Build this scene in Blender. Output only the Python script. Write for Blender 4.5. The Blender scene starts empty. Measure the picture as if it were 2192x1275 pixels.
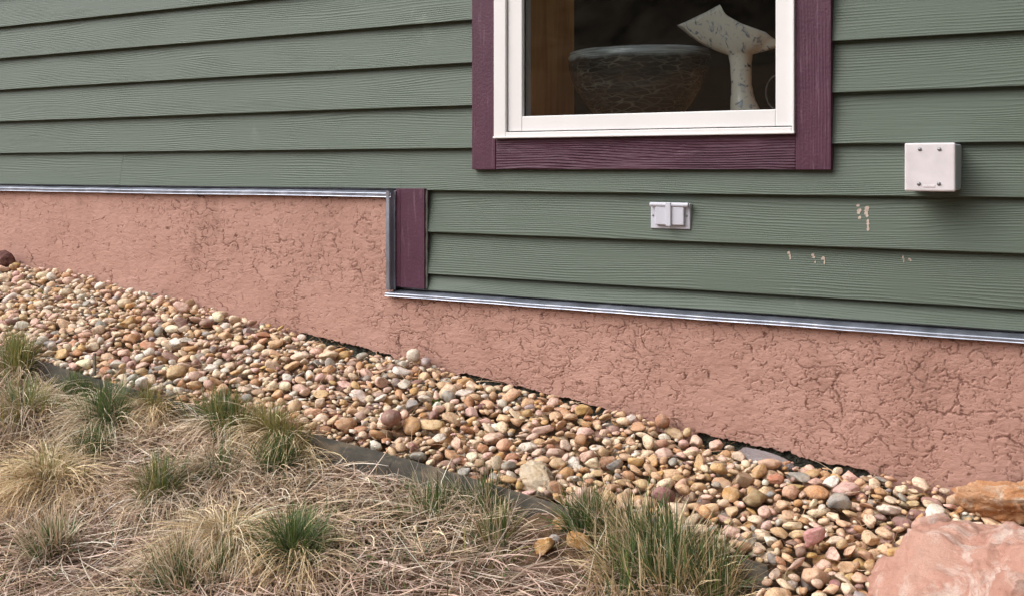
import bpy, math, random
import numpy as np
from mathutils import Vector, Matrix

random.seed(7)
rng = np.random.default_rng(7)
sc = bpy.context.scene
COL = sc.collection

# ------------------------------------------------------------------ camera
F, TH, D, H = 2330.0, math.radians(30.5), 2.75, 1.5      # focal length in photo pixels, yaw, distance to the wall, eye height
cd = bpy.data.cameras.new("camera")
cam = bpy.data.objects.new("camera", cd)
COL.objects.link(cam)
cam.location = (0, -D, H)
cam.rotation_euler = (math.radians(90), 0, TH)
cd.sensor_width = 36
cd.lens = F / 2192 * 36
cd.shift_y = -277.5 / 2192
cd.clip_start, cd.clip_end = 0.05, 2000
sc.camera = cam

# ------------------------------------------------------------------ light: bright overcast
SUN_EL, SUN_AZ = math.radians(46), math.radians(222)     # azimuth clockwise from +Y
w = bpy.data.worlds.new("World")
sc.world = w
w.use_nodes = True
nt = w.node_tree
nt.nodes.clear()
sky = nt.nodes.new("ShaderNodeTexSky")
sky.sky_type = 'NISHITA'
sky.sun_disc = False
sky.sun_elevation, sky.sun_rotation = SUN_EL, SUN_AZ
sky.air_density, sky.dust_density, sky.ozone_density = 1.0, 3.0, 1.0
hs = nt.nodes.new("ShaderNodeHueSaturation")
hs.inputs['Saturation'].default_value = 0.30
bg = nt.nodes.new("ShaderNodeBackground")
bg.inputs['Strength'].default_value = 0.15
wo = nt.nodes.new("ShaderNodeOutputWorld")
nt.links.new(sky.outputs[0], hs.inputs['Color'])
nt.links.new(hs.outputs[0], bg.inputs['Color'])
nt.links.new(bg.outputs[0], wo.inputs['Surface'])
sl = bpy.data.lights.new("sun", 'SUN')
sl.energy = 1.1
sl.angle = math.radians(70)
sl.color = (1.0, 0.975, 0.945)
so = bpy.data.objects.new("sun", sl)
COL.objects.link(so)
sdir = Vector((math.sin(SUN_AZ) * math.cos(SUN_EL), math.cos(SUN_AZ) * math.cos(SUN_EL), math.sin(SUN_EL)))
so.rotation_euler = (-sdir).to_track_quat('-Z', 'Y').to_euler()
so.location = (-3, -6, 9)
sc.view_settings.view_transform = 'Standard'
sc.view_settings.look = 'None'
sc.view_settings.exposure = 0.92
sc.view_settings.gamma = 1.0

# ------------------------------------------------------------------ helpers
_c, _s = math.cos(TH), math.sin(TH)
def W(px, py, y=0.0):
    """Point of the vertical plane at depth y that the photo shows at pixel px, py."""
    xc = (px - 1096) / F
    t = (D + y) / (_c + xc * _s)
    return Vector((t * (-_s + xc * _c), y, H - t * (py - 360) / F))

_perm = np.random.default_rng(3).permutation(256)
_perm = np.concatenate([_perm, _perm, _perm])
_g3 = np.random.default_rng(4).normal(size=(256, 3))
_g3 /= np.linalg.norm(_g3, axis=1)[:, None]
def pn(x, y, z=0.0):
    """Gradient noise, about -1..1."""
    x, y, z = np.broadcast_arrays(np.asarray(x, float), np.asarray(y, float), np.asarray(z, float))
    xi, yi, zi = np.floor(x).astype(int), np.floor(y).astype(int), np.floor(z).astype(int)
    xf, yf, zf = x - xi, y - yi, z - zi
    u, v, ww = [q * q * q * (q * (q * 6 - 15) + 10) for q in (xf, yf, zf)]
    def gr(a, b, c):
        h = _perm[(_perm[(_perm[(xi + a) & 255] + yi + b) & 255] + zi + c) & 255]
        g = _g3[h]
        return g[..., 0] * (xf - a) + g[..., 1] * (yf - b) + g[..., 2] * (zf - c)
    l = lambda p, q, t: p + (q - p) * t
    return 1.6 * l(l(l(gr(0,0,0), gr(1,0,0), u), l(gr(0,1,0), gr(1,1,0), u), v),
                   l(l(gr(0,0,1), gr(1,0,1), u), l(gr(0,1,1), gr(1,1,1), u), v), ww)
def fbm(x, y, z=0.0, o=4, g=0.5):
    a, s, k = 1.0, 0.0, 1.0
    for i in range(o):
        s = s + a * pn(np.asarray(x) * k + 17.3 * i, np.asarray(y) * k + 5.1 * i, np.asarray(z) * k)
        a *= g
        k *= 2.03
    return s
def sstep(a, b, x):
    t = np.clip((x - a) / (b - a), 0, 1)
    return t * t * (3 - 2 * t)

def np_mesh(name, verts, faces, mat, parent=None, smooth=True, colors=None, attr=None):
    """faces: int array (n,3) or (n,4). colors: (n,3) per vertex. One mesh object."""
    verts = np.asarray(verts, np.float32)
    faces = np.asarray(faces, np.int32)
    me = bpy.data.meshes.new(name)
    n, k = faces.shape
    me.vertices.add(len(verts))
    me.vertices.foreach_set("co", verts.ravel())
    me.loops.add(n * k)
    me.loops.foreach_set("vertex_index", faces.ravel())
    me.polygons.add(n)
    me.polygons.foreach_set("loop_start", np.arange(0, n * k, k, dtype=np.int32))
    me.polygons.foreach_set("use_smooth", np.full(n, smooth))
    if colors is not None:
        a = me.color_attributes.new("tint", 'FLOAT_COLOR', 'POINT')
        c4 = np.ones((len(verts), 4), np.float32)
        c4[:, :3] = colors
        a.data.foreach_set("color", c4.ravel())
    if attr is not None:
        a = me.attributes.new("piece", 'FLOAT', 'POINT')
        a.data.foreach_set("value", np.asarray(attr, np.float32))
    me.update(calc_edges=True)
    me.validate()
    o = bpy.data.objects.new(name, me)
    COL.objects.link(o)
    if mat is not None:
        me.materials.append(mat)
    if parent is not None:
        o.parent = parent
    return o

class MB:
    """Collects quads/tris for one mesh."""
    def __init__(s): s.v, s.f, s.a = [], [], []
    def add(s, v, f, a=0.0):
        b = len(s.v)
        s.v += [tuple(p) for p in v]
        s.f += [tuple(i + b for i in q) for q in f]
        s.a += [a] * len(v)
    def box(s, x0, x1, y0, y1, z0, z1, a=0.0):
        s.add([(x0,y0,z0),(x1,y0,z0),(x1,y1,z0),(x0,y1,z0),(x0,y0,z1),(x1,y0,z1),(x1,y1,z1),(x0,y1,z1)],
              [(0,3,2,1),(4,5,6,7),(0,1,5,4),(1,2,6,5),(2,3,7,6),(3,0,4,7)], a)
    def tube(s, pts, r, n=10, cap=True):
        pts = [Vector(p) for p in pts]
        rr = r if hasattr(r, '__len__') else [r] * len(pts)
        rings = []
        for i, p in enumerate(pts):
            d = (pts[min(i + 1, len(pts) - 1)] - pts[max(i - 1, 0)]).normalized()
            up = Vector((0, 0, 1)) if abs(d.z) < .9 else Vector((0, 1, 0))
            a = d.cross(up).normalized()
            b = a.cross(d)
            rings.append([p + (a * math.cos(2 * math.pi * j / n) + b * math.sin(2 * math.pi * j / n)) * rr[i] for j in range(n)])
        v = [q for rg in rings for q in rg]
        f = [(i*n+j, i*n+(j+1) % n, (i+1)*n+(j+1) % n, (i+1)*n+j) for i in range(len(pts)-1) for j in range(n)]
        if cap:
            f += [tuple(range(n))[::-1], tuple(range((len(pts)-1)*n, len(pts)*n))]
        s.add(v, f)
    def lathe(s, prof, c, n=24):
        v = [(c[0] + r*math.cos(2*math.pi*j/n), c[1] + r*math.sin(2*math.pi*j/n), c[2] + z) for r, z in prof for j in range(n)]
        f = [(i*n+j, i*n+(j+1) % n, (i+1)*n+(j+1) % n, (i+1)*n+j) for i in range(len(prof)-1) for j in range(n)]
        s.add(v, f)
    def build(s, name, mat, parent=None, smooth=False, bevel=0.0, seg=2):
        me = bpy.data.meshes.new(name)
        me.from_pydata(s.v, [], s.f)
        if any(s.a):
            a = me.attributes.new("piece", 'FLOAT', 'POINT')
            a.data.foreach_set("value", np.asarray(s.a, np.float32))
        me.update()
        if smooth:
            me.polygons.foreach_set("use_smooth", np.full(len(me.polygons), True))
        o = bpy.data.objects.new(name, me)
        COL.objects.link(o)
        me.materials.append(mat)
        if parent is not None:
            o.parent = parent
        if bevel:
            m = o.modifiers.new("bevel", 'BEVEL')
            m.width, m.segments, m.limit_method = bevel, seg, 'ANGLE'
            m.angle_limit = math.radians(40)
            m.harden_normals = False
        return o

def tag(o, label=None, cat=None, group=None, kind=None):
    for k, v in (('label', label), ('category', cat), ('group', group), ('kind', kind)):
        if v:
            o[k] = v
    return o
def empty(name, loc=(0, 0, 0)):
    o = bpy.data.objects.new(name, None)
    o.location = loc
    o.empty_display_size = 0.1
    COL.objects.link(o)
    return o

# ------------------------------------------------------------------ materials
class NM:
    def __init__(s, name, rough=0.6, spec=0.3, color=(.5, .5, .5)):
        s.m = bpy.data.materials.new(name)
        s.m.use_nodes = True
        s.t = s.m.node_tree
        s.b = s.t.nodes["Principled BSDF"]
        s.b.inputs['Roughness'].default_value = rough
        s.b.inputs['Specular IOR Level'].default_value = spec
        s.b.inputs['Base Color'].default_value = (*color, 1)
    def n(s, typ, ins=None, **props):
        nd = s.t.nodes.new(typ)
        for k, v in props.items():
            setattr(nd, k, v)
        for k, v in (ins or {}).items():
            if isinstance(v, bpy.types.NodeSocket):
                s.t.links.new(v, nd.inputs[k])
            else:
                nd.inputs[k].default_value = v
        return nd
    def link(s, a, b): s.t.links.new(a, b)
    def pos(s): return s.n("ShaderNodeNewGeometry").outputs['Position']
    def mapping(s, vec, scale=(1, 1, 1), loc=(0, 0, 0)):
        return s.n("ShaderNodeMapping", {'Vector': vec, 'Scale': scale, 'Location': loc}).outputs[0]
    def noise(s, vec, scale, detail=3, rough=.55, dist=0.0):
        return s.n("ShaderNodeTexNoise", {'Vector': vec, 'Scale': scale, 'Detail': detail, 'Roughness': rough, 'Distortion': dist}).outputs[0]
    def ramp(s, fac, stops):
        r = s.n("ShaderNodeValToRGB", {'Fac': fac})
        e = r.color_ramp.elements
        while len(e) < len(stops):
            e.new(.5)
        for el, (p, c) in zip(e, stops):
            el.position = p
            el.color = (*c, 1) if len(c) == 3 else c
        return r.outputs[0]
    def math(s, op, a, b=0.0, c=0.0):
        return s.n("ShaderNodeMath", {0: a, 1: b, 2: c}, operation=op).outputs[0]
    def mix(s, fac, a, b, mode='MIX'):
        nd = s.n("ShaderNodeMix", data_type='RGBA', blend_type=mode)
        for i, v in ((0, fac), (6, a), (7, b)):
            if isinstance(v, bpy.types.NodeSocket):
                s.link(v, nd.inputs[i])
            else:
                nd.inputs[i].default_value = v if i == 0 else (*v, 1)
        return nd.outputs[2]
    def color(s, sock): s.link(sock, s.b.inputs['Base Color'])
    def bump(s, h, strength=.5, dist=.01, normal=None):
        b = s.n("ShaderNodeBump", {'Height': h, 'Strength': strength, 'Distance': dist})
        if normal is not None:
            s.link(normal, b.inputs['Normal'])
        s.link(b.outputs[0], s.b.inputs['Normal'])
        return b.outputs[0]

def grain_height(k, along='x', piece=True, fine=1.0):
    """Embossed cedar grain: contour lines of a stretched noise plus fine streaks."""
    p = k.pos()
    if piece:
        at = k.n("ShaderNodeAttribute", attribute_name="piece").outputs['Fac']
        off = k.n("ShaderNodeCombineXYZ", {0: k.math('MULTIPLY', at, 7.31), 1: k.math('MULTIPLY', at, 3.77), 2: k.math('MULTIPLY', at, 11.9)}).outputs[0]
        p = k.n("ShaderNodeVectorMath", {0: p, 1: off}, operation='ADD').outputs[0]
    sx = (0.9, 1, 8.0) if along == 'x' else (8.0, 1, 0.9)
    n0 = k.noise(k.mapping(p, sx), 1.1, 1.2, .4, .12)
    zc = k.n("ShaderNodeSeparateXYZ", {0: p}).outputs[2 if along == 'x' else 0]
    wob = k.noise(k.mapping(p, (7, 1, 50) if along == 'x' else (50, 1, 7)), 1.0, 2, .5)
    lines = k.math('SINE', k.math('ADD', k.math('MULTIPLY_ADD', n0, 78.0, k.math('MULTIPLY', zc, 950.0)), k.math('MULTIPLY', wob, 5.0)))
    lines = k.math('POWER', k.math('MULTIPLY_ADD', lines, .5, .5), 2.5)
    msk = k.noise(k.mapping(p, (1.6, 1, 6) if along == 'x' else (6, 1, 1.6)), 2.2, 2, .5)
    msk = k.ramp(msk, [(.38, (.05,)*3), (.62, (1,)*3)])
    sf = (5, 1, 260) if along == 'x' else (260, 1, 5)
    st = k.noise(k.mapping(p, sf), 1.0, 3, .6)
    return k.math('ADD', k.math('MULTIPLY', k.math('MULTIPLY', lines, msk), .9), k.math('MULTIPLY', st, .8 * fine)), p

def mat_siding():
    k = NM("green_siding_paint", .52, .35)
    h, p = grain_height(k)
    n1 = k.noise(k.mapping(k.pos(), (.7, 1, 2)), 1.2, 4, .6)
    base = k.ramp(n1, [(.3, (.078, .100, .076)), (.7, (.092, .116, .089))])
    at = k.n("ShaderNodeAttribute", attribute_name="piece").outputs['Fac']
    tone = k.noise(k.n("ShaderNodeCombineXYZ", {0: k.math('MULTIPLY', at, 5.3)}).outputs[0], 1.0, 0)
    base = k.mix(k.math('MULTIPLY', tone, .25), base, (.104, .128, .101))
    sp = k.noise(k.mapping(k.pos(), (1, 1, .7)), 5.5, 5, .65)
    base = k.mix(k.ramp(sp, [(.66, (0,)*3), (.80, (.35,)*3)]), base, (.26, .29, .25))
    k.color(base)
    k.bump(h, .46, .0022)
    return k.m
def mat_purple(along, strength, pits=False):
    k = NM("purple_trim_paint_" + along, .5, .35)
    h, p = grain_height(k, along, True, 1.3)
    if pits:
        pt = k.noise(k.pos(), 120, 2, .6)
        h = k.math('ADD', k.math('MULTIPLY', h, .5), k.math('MULTIPLY', pt, .8))
    n1 = k.noise(k.pos(), 9, 4, .6)
    base = k.ramp(n1, [(.3, (.066, .021, .040)), (.7, (.086, .029, .051))])
    worn = k.noise(k.mapping(k.pos(), (3, 1, 40) if along == 'x' else (40, 1, 3)), 2, 4, .7)
    base = k.mix(k.ramp(worn, [(.56, (0,)*3), (.74, (.5,)*3)]), base, (.25, .15, .20))
    k.color(base)
    k.bump(h, strength, .004)
    return k.m
def mat_simple(name, col, rough=.5, spec=.35, metal=0.0, nscale=20, var=.12, bump=.1, bdist=.002):
    k = NM(name, rough, spec, col)
    k.b.inputs['Metallic'].default_value = metal
    n1 = k.noise(k.pos(), nscale, 5, .6)
    lo = tuple(c * (1 - var) for c in col)
    hi = tuple(min(1, c * (1 + var)) for c in col)
    k.color(k.ramp(n1, [(.3, lo), (.7, hi)]))
    if bump:
        k.bump(k.noise(k.pos(), nscale * 4, 3), bump, bdist)
    return k.m
def mat_stucco():
    k = NM("terracotta_stucco", .85, .2)
    p = k.pos()
    n1 = k.noise(p, 2.6, 5, .62)
    base = k.ramp(n1, [(.28, (.395, .222, .176)), (.72, (.465, .273, .220))])
    n2 = k.noise(k.mapping(p, (1, 1, .6)), 9, 5, .7)
    base = k.mix(k.ramp(n2, [(.56, (0,)*3), (.76, (.5,)*3)]), base, (.56, .355, .295))
    n3 = k.noise(k.mapping(p, (1.5, 1, .5)), 5, 5, .7)
    base = k.mix(k.ramp(n3, [(.54, (0,)*3), (.72, (.42,)*3)]), base, (.27, .15, .115))
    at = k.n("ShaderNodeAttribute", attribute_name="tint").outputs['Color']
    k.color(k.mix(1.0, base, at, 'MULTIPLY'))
    hh = k.math('ADD', k.math('MULTIPLY', k.noise(k.mapping(p, (.7, 1, 1.3)), 90, 4, .65), 1.0), k.math('MULTIPLY', k.noise(p, 420, 2, .6), .35))
    k.bump(hh, .55, .0045)
    return k.m
def mat_zinc():
    k = NM("zinc_flashing", .38, .5)
    k.b.inputs['Metallic'].default_value = .75
    p = k.pos()
    n1 = k.noise(k.mapping(p, (3, 1, 1)), 7, 5, .65)
    k.color(k.ramp(n1, [(.25, (.20, .215, .26)), (.55, (.30, .32, .38)), (.8, (.46, .47, .54))]))
    k.link(k.ramp(k.noise(p, 14, 3), [(.3, (.28,)*3), (.7, (.55,)*3)]), k.b.inputs['Roughness'])
    k.bump(k.noise(k.mapping(p, (1, 2, 2)), 6, 3), .3, .01)
    return k.m
def mat_stone():
    k = NM("river_stone", .62, .3)
    p = k.pos()
    at = k.n("ShaderNodeAttribute", attribute_name="tint").outputs['Color']
    n1 = k.noise(p, 42, 5, .7)
    c = k.mix(k.ramp(n1, [(.35, (0,)*3), (.75, (.55,)*3)]), at, (.66, .54, .42))
    n2 = k.noise(k.mapping(p, (1, 1, 1.6)), 75, 4, .7, .6)
    c = k.mix(k.ramp(n2, [(.30, (.75,)*3), (.44, (0,)*3)]), c, (.24, .115, .055))
    vn = k.noise(p, 26, 3, .5, 1.5)
    vein = k.ramp(k.math('ABSOLUTE', k.math('SUBTRACT', vn, .5)), [(.0, (.65,)*3), (.018, (0,)*3)])
    c = k.mix(vein, c, (.30, .17, .10))
    sp = k.noise(p, 520, 2, .5)
    c = k.mix(k.ramp(sp, [(.60, (0,)*3), (.72, (.4,)*3)]), c, (.12, .09, .07))
    k.color(c)
    k.bump(k.math('ADD', k.noise(p, 85, 4, .6), k.math('MULTIPLY', k.noise(p, 300, 2), .5)), .7, .005)
    return k.m
def mat_blade():
    k = NM("grass_blade", .6, .25)
    at = k.n("ShaderNodeAttribute", attribute_name="tint").outputs['Color']
    k.color(at)
    out = k.t.nodes["Material Output"]
    tr = k.n("ShaderNodeBsdfTranslucent", {'Color': at})
    mx = k.n("ShaderNodeMixShader", {0: .25, 1: k.b.outputs[0], 2: tr.outputs[0]})
    k.link(mx.outputs[0], out.inputs['Surface'])
    return k.m
def mat_soil():
    k = NM("dry_soil", .95, .1)
    p = k.pos()
    n1 = k.noise(p, 3.5, 6, .7)
    c = k.ramp(n1, [(.3, (.115, .070, .042)), (.55, (.20, .125, .075)), (.75, (.30, .195, .12))])
    n2 = k.noise(p, 60, 4, .7)
    k.color(k.mix(k.ramp(n2, [(.4, (.7,)*3), (.6, (0,)*3)]), c, (.085, .055, .035)))
    k.bump(k.noise(p, 55, 5, .7), .9, .02)
    return k.m
def mat_boulder(name, stops, vein_col, crack=(.20, .09, .07), scale=5.0):
    k = NM(name, .75, .2)
    p = k.pos()
    n1 = k.noise(k.mapping(p, (1, 1, 1.8)), scale, 6, .65, .8)
    c = k.ramp(n1, stops)
    n2 = k.noise(k.mapping(p, (1, 1, 1.4), (3, 1, 2)), scale * 1.7, 6, .7, 1.2)
    c = k.mix(k.ramp(n2, [(.50, (0,)*3), (.62, (.9,)*3)]), c, vein_col)
    vn = k.noise(k.mapping(p, (1, 1, 1.5), (7, 2, 5)), scale * .9, 4, .6, .9)
    cr = k.ramp(k.math('ABSOLUTE', k.math('SUBTRACT', vn, .5)), [(.0, (.45,)*3), (.006, (0,)*3)])
    c = k.mix(k.math('MULTIPLY', cr, .5), c, crack)
    sp = k.noise(p, 160, 3, .6)
    c = k.mix(k.ramp(sp, [(.60, (0,)*3), (.74, (.5,)*3)]), c, crack)
    gr_ = k.noise(p, 420, 2, .6)
    c = k.mix(k.ramp(gr_, [(.35, (.18,)*3), (.6, (0,)*3)]), c, tuple(q * .55 for q in stops[0][1]))
    k.color(c)
    k.bump(k.math('ADD', k.math('MULTIPLY', k.noise(p, 30, 8, .78), 1.0), k.math('MULTIPLY', cr, -.06)), .8, .02)
    return k.m
def mat_glass():
    m = bpy.data.materials.new("window_glass")
    m.use_nodes = True
    t = m.node_tree
    t.nodes.clear()
    out = t.nodes.new("ShaderNodeOutputMaterial")
    mx = t.nodes.new("ShaderNodeMixShader")
    fr = t.nodes.new("ShaderNodeFresnel")
    fr.inputs[0].default_value = 1.5
    tr = t.nodes.new("ShaderNodeBsdfTransparent")
    tr.inputs[0].default_value = (.93, .95, .94, 1)
    gl = t.nodes.new("ShaderNodeBsdfGlossy")
    gl.inputs['Roughness'].default_value = 0.0
    t.links.new(fr.outputs[0], mx.inputs[0])
    t.links.new(tr.outputs[0], mx.inputs[1])
    t.links.new(gl.outputs[0], mx.inputs[2])
    t.links.new(mx.outputs[0], out.inputs[0])
    return m
def mat_bowl():
    k = NM("dark_feathered_glass", .25, .5)
    p = k.n("ShaderNodeTexCoord").outputs['Object']
    d = k.noise(p, 16, 3)
    pp = k.n("ShaderNodeVectorMath", {0: p, 1: k.n("ShaderNodeCombineXYZ", {0: k.math('MULTIPLY', d, .05), 2: k.math('MULTIPLY', d, .03)}).outputs[0]}, operation='ADD').outputs[0]
    vo = k.n("ShaderNodeTexVoronoi", {'Vector': k.mapping(pp, (21, 21, 92)), 'Scale': 1.0}, feature='DISTANCE_TO_EDGE')
    e = k.ramp(vo.outputs['Distance'], [(.02, (1,)*3), (.12, (0,)*3)])
    bands = k.noise(k.mapping(p, (6, 6, 20)), 1.5, 3)
    e = k.math('MULTIPLY', e, k.ramp(bands, [(.4, (.2,)*3), (.65, (1,)*3)]))
    c = k.mix(e, (.020, .017, .016), (.17, .165, .135))
    z = k.n("ShaderNodeSeparateXYZ", {0: p}).outputs[2]
    rim = k.ramp(k.math('ADD', z, k.math('MULTIPLY', d, .02)), [(.0, (0,)*3), (.012, (1,)*3)])
    st = k.noise(k.mapping(p, (3, 3, 90)), 4, 4)
    c = k.mix(rim, c, k.ramp(st, [(.35, (.15, .17, .175)), (.7, (.44, .49, .51))]))
    k.color(c)
    return k.m
def mat_marble():
    k = NM("white_blue_glass", .2, .5)
    p = k.n("ShaderNodeTexCoord").outputs['Object']
    n = k.noise(k.mapping(p, (1.2, 1.2, 1.0)), 40, 4, .65, .7)
    c = k.ramp(n, [(.54, (.80, .77, .70)), (.61, (.40, .44, .50)), (.67, (.05, .07, .11))])
    k.color(c)
    return k.m
def mat_wood():
    k = NM("amber_wood", .45, .35)
    p = k.pos()
    n = k.noise(k.mapping(p, (14, 14, 1.2)), 2, 5, .6, .6)
    k.color(k.ramp(n, [(.3, (.46, .18, .035)), (.7, (.78, .38, .10))]))
    return k.m
def mat_edging():
    k = NM("weathered_steel", .55, .4)
    k.b.inputs['Metallic'].default_value = .35
    p = k.pos()
    n = k.noise(k.mapping(p, (1, 1, 2.5)), 11, 6, .7)
    k.color(k.ramp(n, [(.30, (.070, .068, .060)), (.50, (.125, .118, .102)), (.66, (.27, .215, .155))]))
    k.bump(k.noise(p, 60, 3), .25, .003)
    return k.m

M = dict(
    siding=mat_siding(), purple=mat_purple('z', .35, True), purple_rough=mat_purple('x', 1.0), stucco=mat_stucco(), zinc=mat_zinc(),
    white=mat_simple("white_vinyl", (.74, .715, .71), .38, .4, 0, 6, .03, .05, .001),
    gasket=mat_simple("black_gasket", (.012, .012, .012), .6),
    glass=mat_glass(), wood=mat_wood(), bowl=mat_bowl(), marble=mat_marble(),
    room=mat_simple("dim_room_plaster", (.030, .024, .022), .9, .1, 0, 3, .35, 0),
    foam=mat_simple("weathered_foundation", (.075, .076, .060), .9, .1, 0, 30, .85, .9, .02),
    plate=mat_simple("grey_plastic", (.52, .52, .58), .42, .4, 0, 12, .05, .08, .001),
    box=mat_simple("pale_cast_metal", (.66, .61, .625), .45, .4, 0, 18, .09, .15, .001),
    boxside=mat_simple("grey_cast_metal", (.50, .51, .58), .45, .4, 0, 18, .09, .15, .001),
    screw=mat_simple("screw_steel", (.26, .26, .27), .35, .5, .7, 40, .2, 0),
    stone=mat_stone(), blade=mat_blade(), soil=mat_soil(), edging=mat_edging(),
    scuff=mat_simple("bare_scuffed_fibre", (.46, .37, .31), .9, .1, 0, 160, .3, .3, .002),
    caulk=mat_simple("grey_caulk", (.20, .20, .18), .7, .2, 0, 30, .15, .2, .002),
    swirl=mat_simple("milky_glass", (.13, .125, .125), .2, .5, 0, 30, .1, 0),
    hill=mat_simple("wooded_slope", (.105, .080, .055), .95, .05, 0, .30, .75, 0),
)

# ------------------------------------------------------------------ the ground's shape
_bp = [(-300, 482), (0, 552), (200, 597), (400, 645), (640, 710), (850, 763), (1000, 800), (1200, 850), (1480, 922), (1700, 973), (1860, 1008), (2060, 1052), (2400, 1132)]
_B = np.array([W(a, b, -.045)[:] for a, b in _bp])
SL = 0.25
_xx = np.concatenate([[-40, -9], _B[:, 0], [3, 40]])
_zz = np.concatenate([[1.70, 1.66], _B[:, 2], [.42, .30]])
def zbase(x):
    return np.interp(x, _xx, _zz)
def plane(x, y):
    """Level of the gravel's surface: along the wall's foot, falling away from the wall."""
    return zbase(x) - SL * np.abs(np.minimum(y, 0))
def on_plane(px, py, dz=0.0):
    xc = (px - 1096) / F
    d = np.array([-_s + xc * _c, _c + xc * _s, -(py - 360) / F])
    ts = np.linspace(.6, 8, 6000)
    P = np.array([0, -D, H]) + ts[:, None] * d
    i = int(np.argmax(P[:, 2] < plane(P[:, 0], P[:, 1]) + dz))
    return Vector(P[i])
_ep = [(-300, 640), (-150, 690), (0, 738), (100, 780), (200, 812), (300, 836), (430, 871), (500, 888), (720, 943), (800, 962), (900, 990), (1000, 1022), (1050, 1040), (1180, 1078), (1300, 1112), (1450, 1155), (1600, 1194), (1643, 1210)]
_E = np.array([on_plane(a, b, .012)[:] for a, b in _ep])
_E = np.vstack([[-6.0, _E[0, 1] - .02, 0], _E])
XEND = float(_E[-1, 0])
def edge_y(x):
    """Signed y of the edging (negative), and of the gravel's outer limit past its end."""
    e = np.interp(x, _E[:, 0], _E[:, 1])
    return np.where(x > XEND, np.minimum(e, e - (x - XEND) * 14.0).clip(-1.35, 0), e)
DROP = .058
def ground_z(x, y):
    x, y = np.asarray(x, float), np.asarray(y, float)
    p = plane(x, y)
    gravel = p - .050
    lump = .016 * fbm(x * 2.1, y * 2.1, 0, 3) + .005 * fbm(x * 9, y * 9, 3, 2)
    out = np.abs(np.minimum(y - edge_y(x), 0))
    bury = .062 * np.exp(-((x + 1.06) / .24) ** 4)
    grass = p - DROP + bury * np.exp(-out / .22) + lump * np.clip(out / .06, 0, 1) - .02 * np.clip(out, 0, .6)
    near = np.where(y > edge_y(x), gravel, grass)
    dist = np.abs(np.minimum(y, 0))
    low = zbase(np.clip(x, -6, 3)) - SL * 5.0
    far = low - .12 * np.clip(dist - 5, 0, 12) + .5 * fbm(x * .05, y * .05, 1, 3) * np.clip((dist - 6) / 20, 0, 1) + .30 * np.clip(dist - 45, 0, 200)
    z = np.where(dist > 5, far, near)
    return z
def on_ground(px, py):
    xc = (px - 1096) / F
    d = np.array([-_s + xc * _c, _c + xc * _s, -(py - 360) / F])
    ts = np.linspace(.6, 8, 8000)
    P = np.array([0, -D, H]) + ts[:, None] * d
    i = int(np.argmax(P[:, 2] < ground_z(P[:, 0], P[:, 1])))
    return P[i]

ax = np.concatenate([-np.geomspace(400, 5.4, 26), np.arange(-5.3, 1.6, .03), np.geomspace(1.7, 400, 26)])
ay = np.concatenate([-np.geomspace(400, 3.7, 30), np.arange(-3.6, .01, .03), [.2, 12, 60, 400]])
gx, gy = np.meshgrid(ax, ay)
gz = ground_z(gx, gy)
def grid_faces(nr, nc):
    i = np.arange(nr * nc).reshape(nr, nc)
    return np.stack([i[:-1, :-1], i[:-1, 1:], i[1:, 1:], i[1:, :-1]], -1).reshape(-1, 4)
tag(np_mesh("ground", np.stack([gx, gy, gz], -1).reshape(-1, 3), grid_faces(*gx.shape), M['soil']), kind="structure")
# the wooded slope across the valley, mirrored dimly in the window
hx = np.linspace(-260, 260, 80)
hy = np.linspace(-230, -60, 30)
qx, qy = np.meshgrid(hx, hy)
qz = -3 + np.clip((-qy - 60) * .55, 0, 70) + 6 * fbm(qx * .05, qy * .05, 2, 4)
tag(np_mesh("hill", np.stack([qx, qy, qz], -1).reshape(-1, 3), grid_faces(*qx.shape), M['hill']), kind="structure")

# ------------------------------------------------------------------ the house
house = tag(empty("house", (-2.0, 0, 1.0)), "house wall of green lap siding above a terracotta stucco foundation, with a purple trimmed window", "house")
HM = house.matrix_world.copy()
def under(o, parent=house):
    return o
BUILD_OFF = Vector(house.location)
def hb(mb, name, mat, parent=None, **kw):
    """Build a part of the house: coordinates are world, the house's Empty sits at its base."""
    off = BUILD_OFF
    mb.v = [(v[0] - off.x, v[1] - off.y, v[2] - off.z) for v in mb.v] if parent is None else mb.v
    if parent is not None:
        mb.v = [(v[0] - off.x, v[1] - off.y, v[2] - off.z) for v in mb.v]
    return mb.build(name, mat, house if parent is None else parent, **kw)

EXPO = .127
zline = lambda n: H - EXPO * (-.470 + n)
WX0, WX1 = W(1062, 297, -.03).x, W(1703, 285, -.03).x        # window outer frame
WZ0 = (W(1062, 297, -.03).z + W(1702, 285, -.03).z) / 2
WZ1 = 2.62
TRW = .089
XL, XR = -7.0, 2.6
XSTEP0, XSTEP1 = W(848, 500, -.03).x, W(910, 500, -.03).x     # the upright trim board at the step
ZF1 = 1.4365                                                  # siding's foot above the upper flashing
ZF2 = W(1400, 668, 0).z + .021                                # and above the lower flashing

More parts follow.
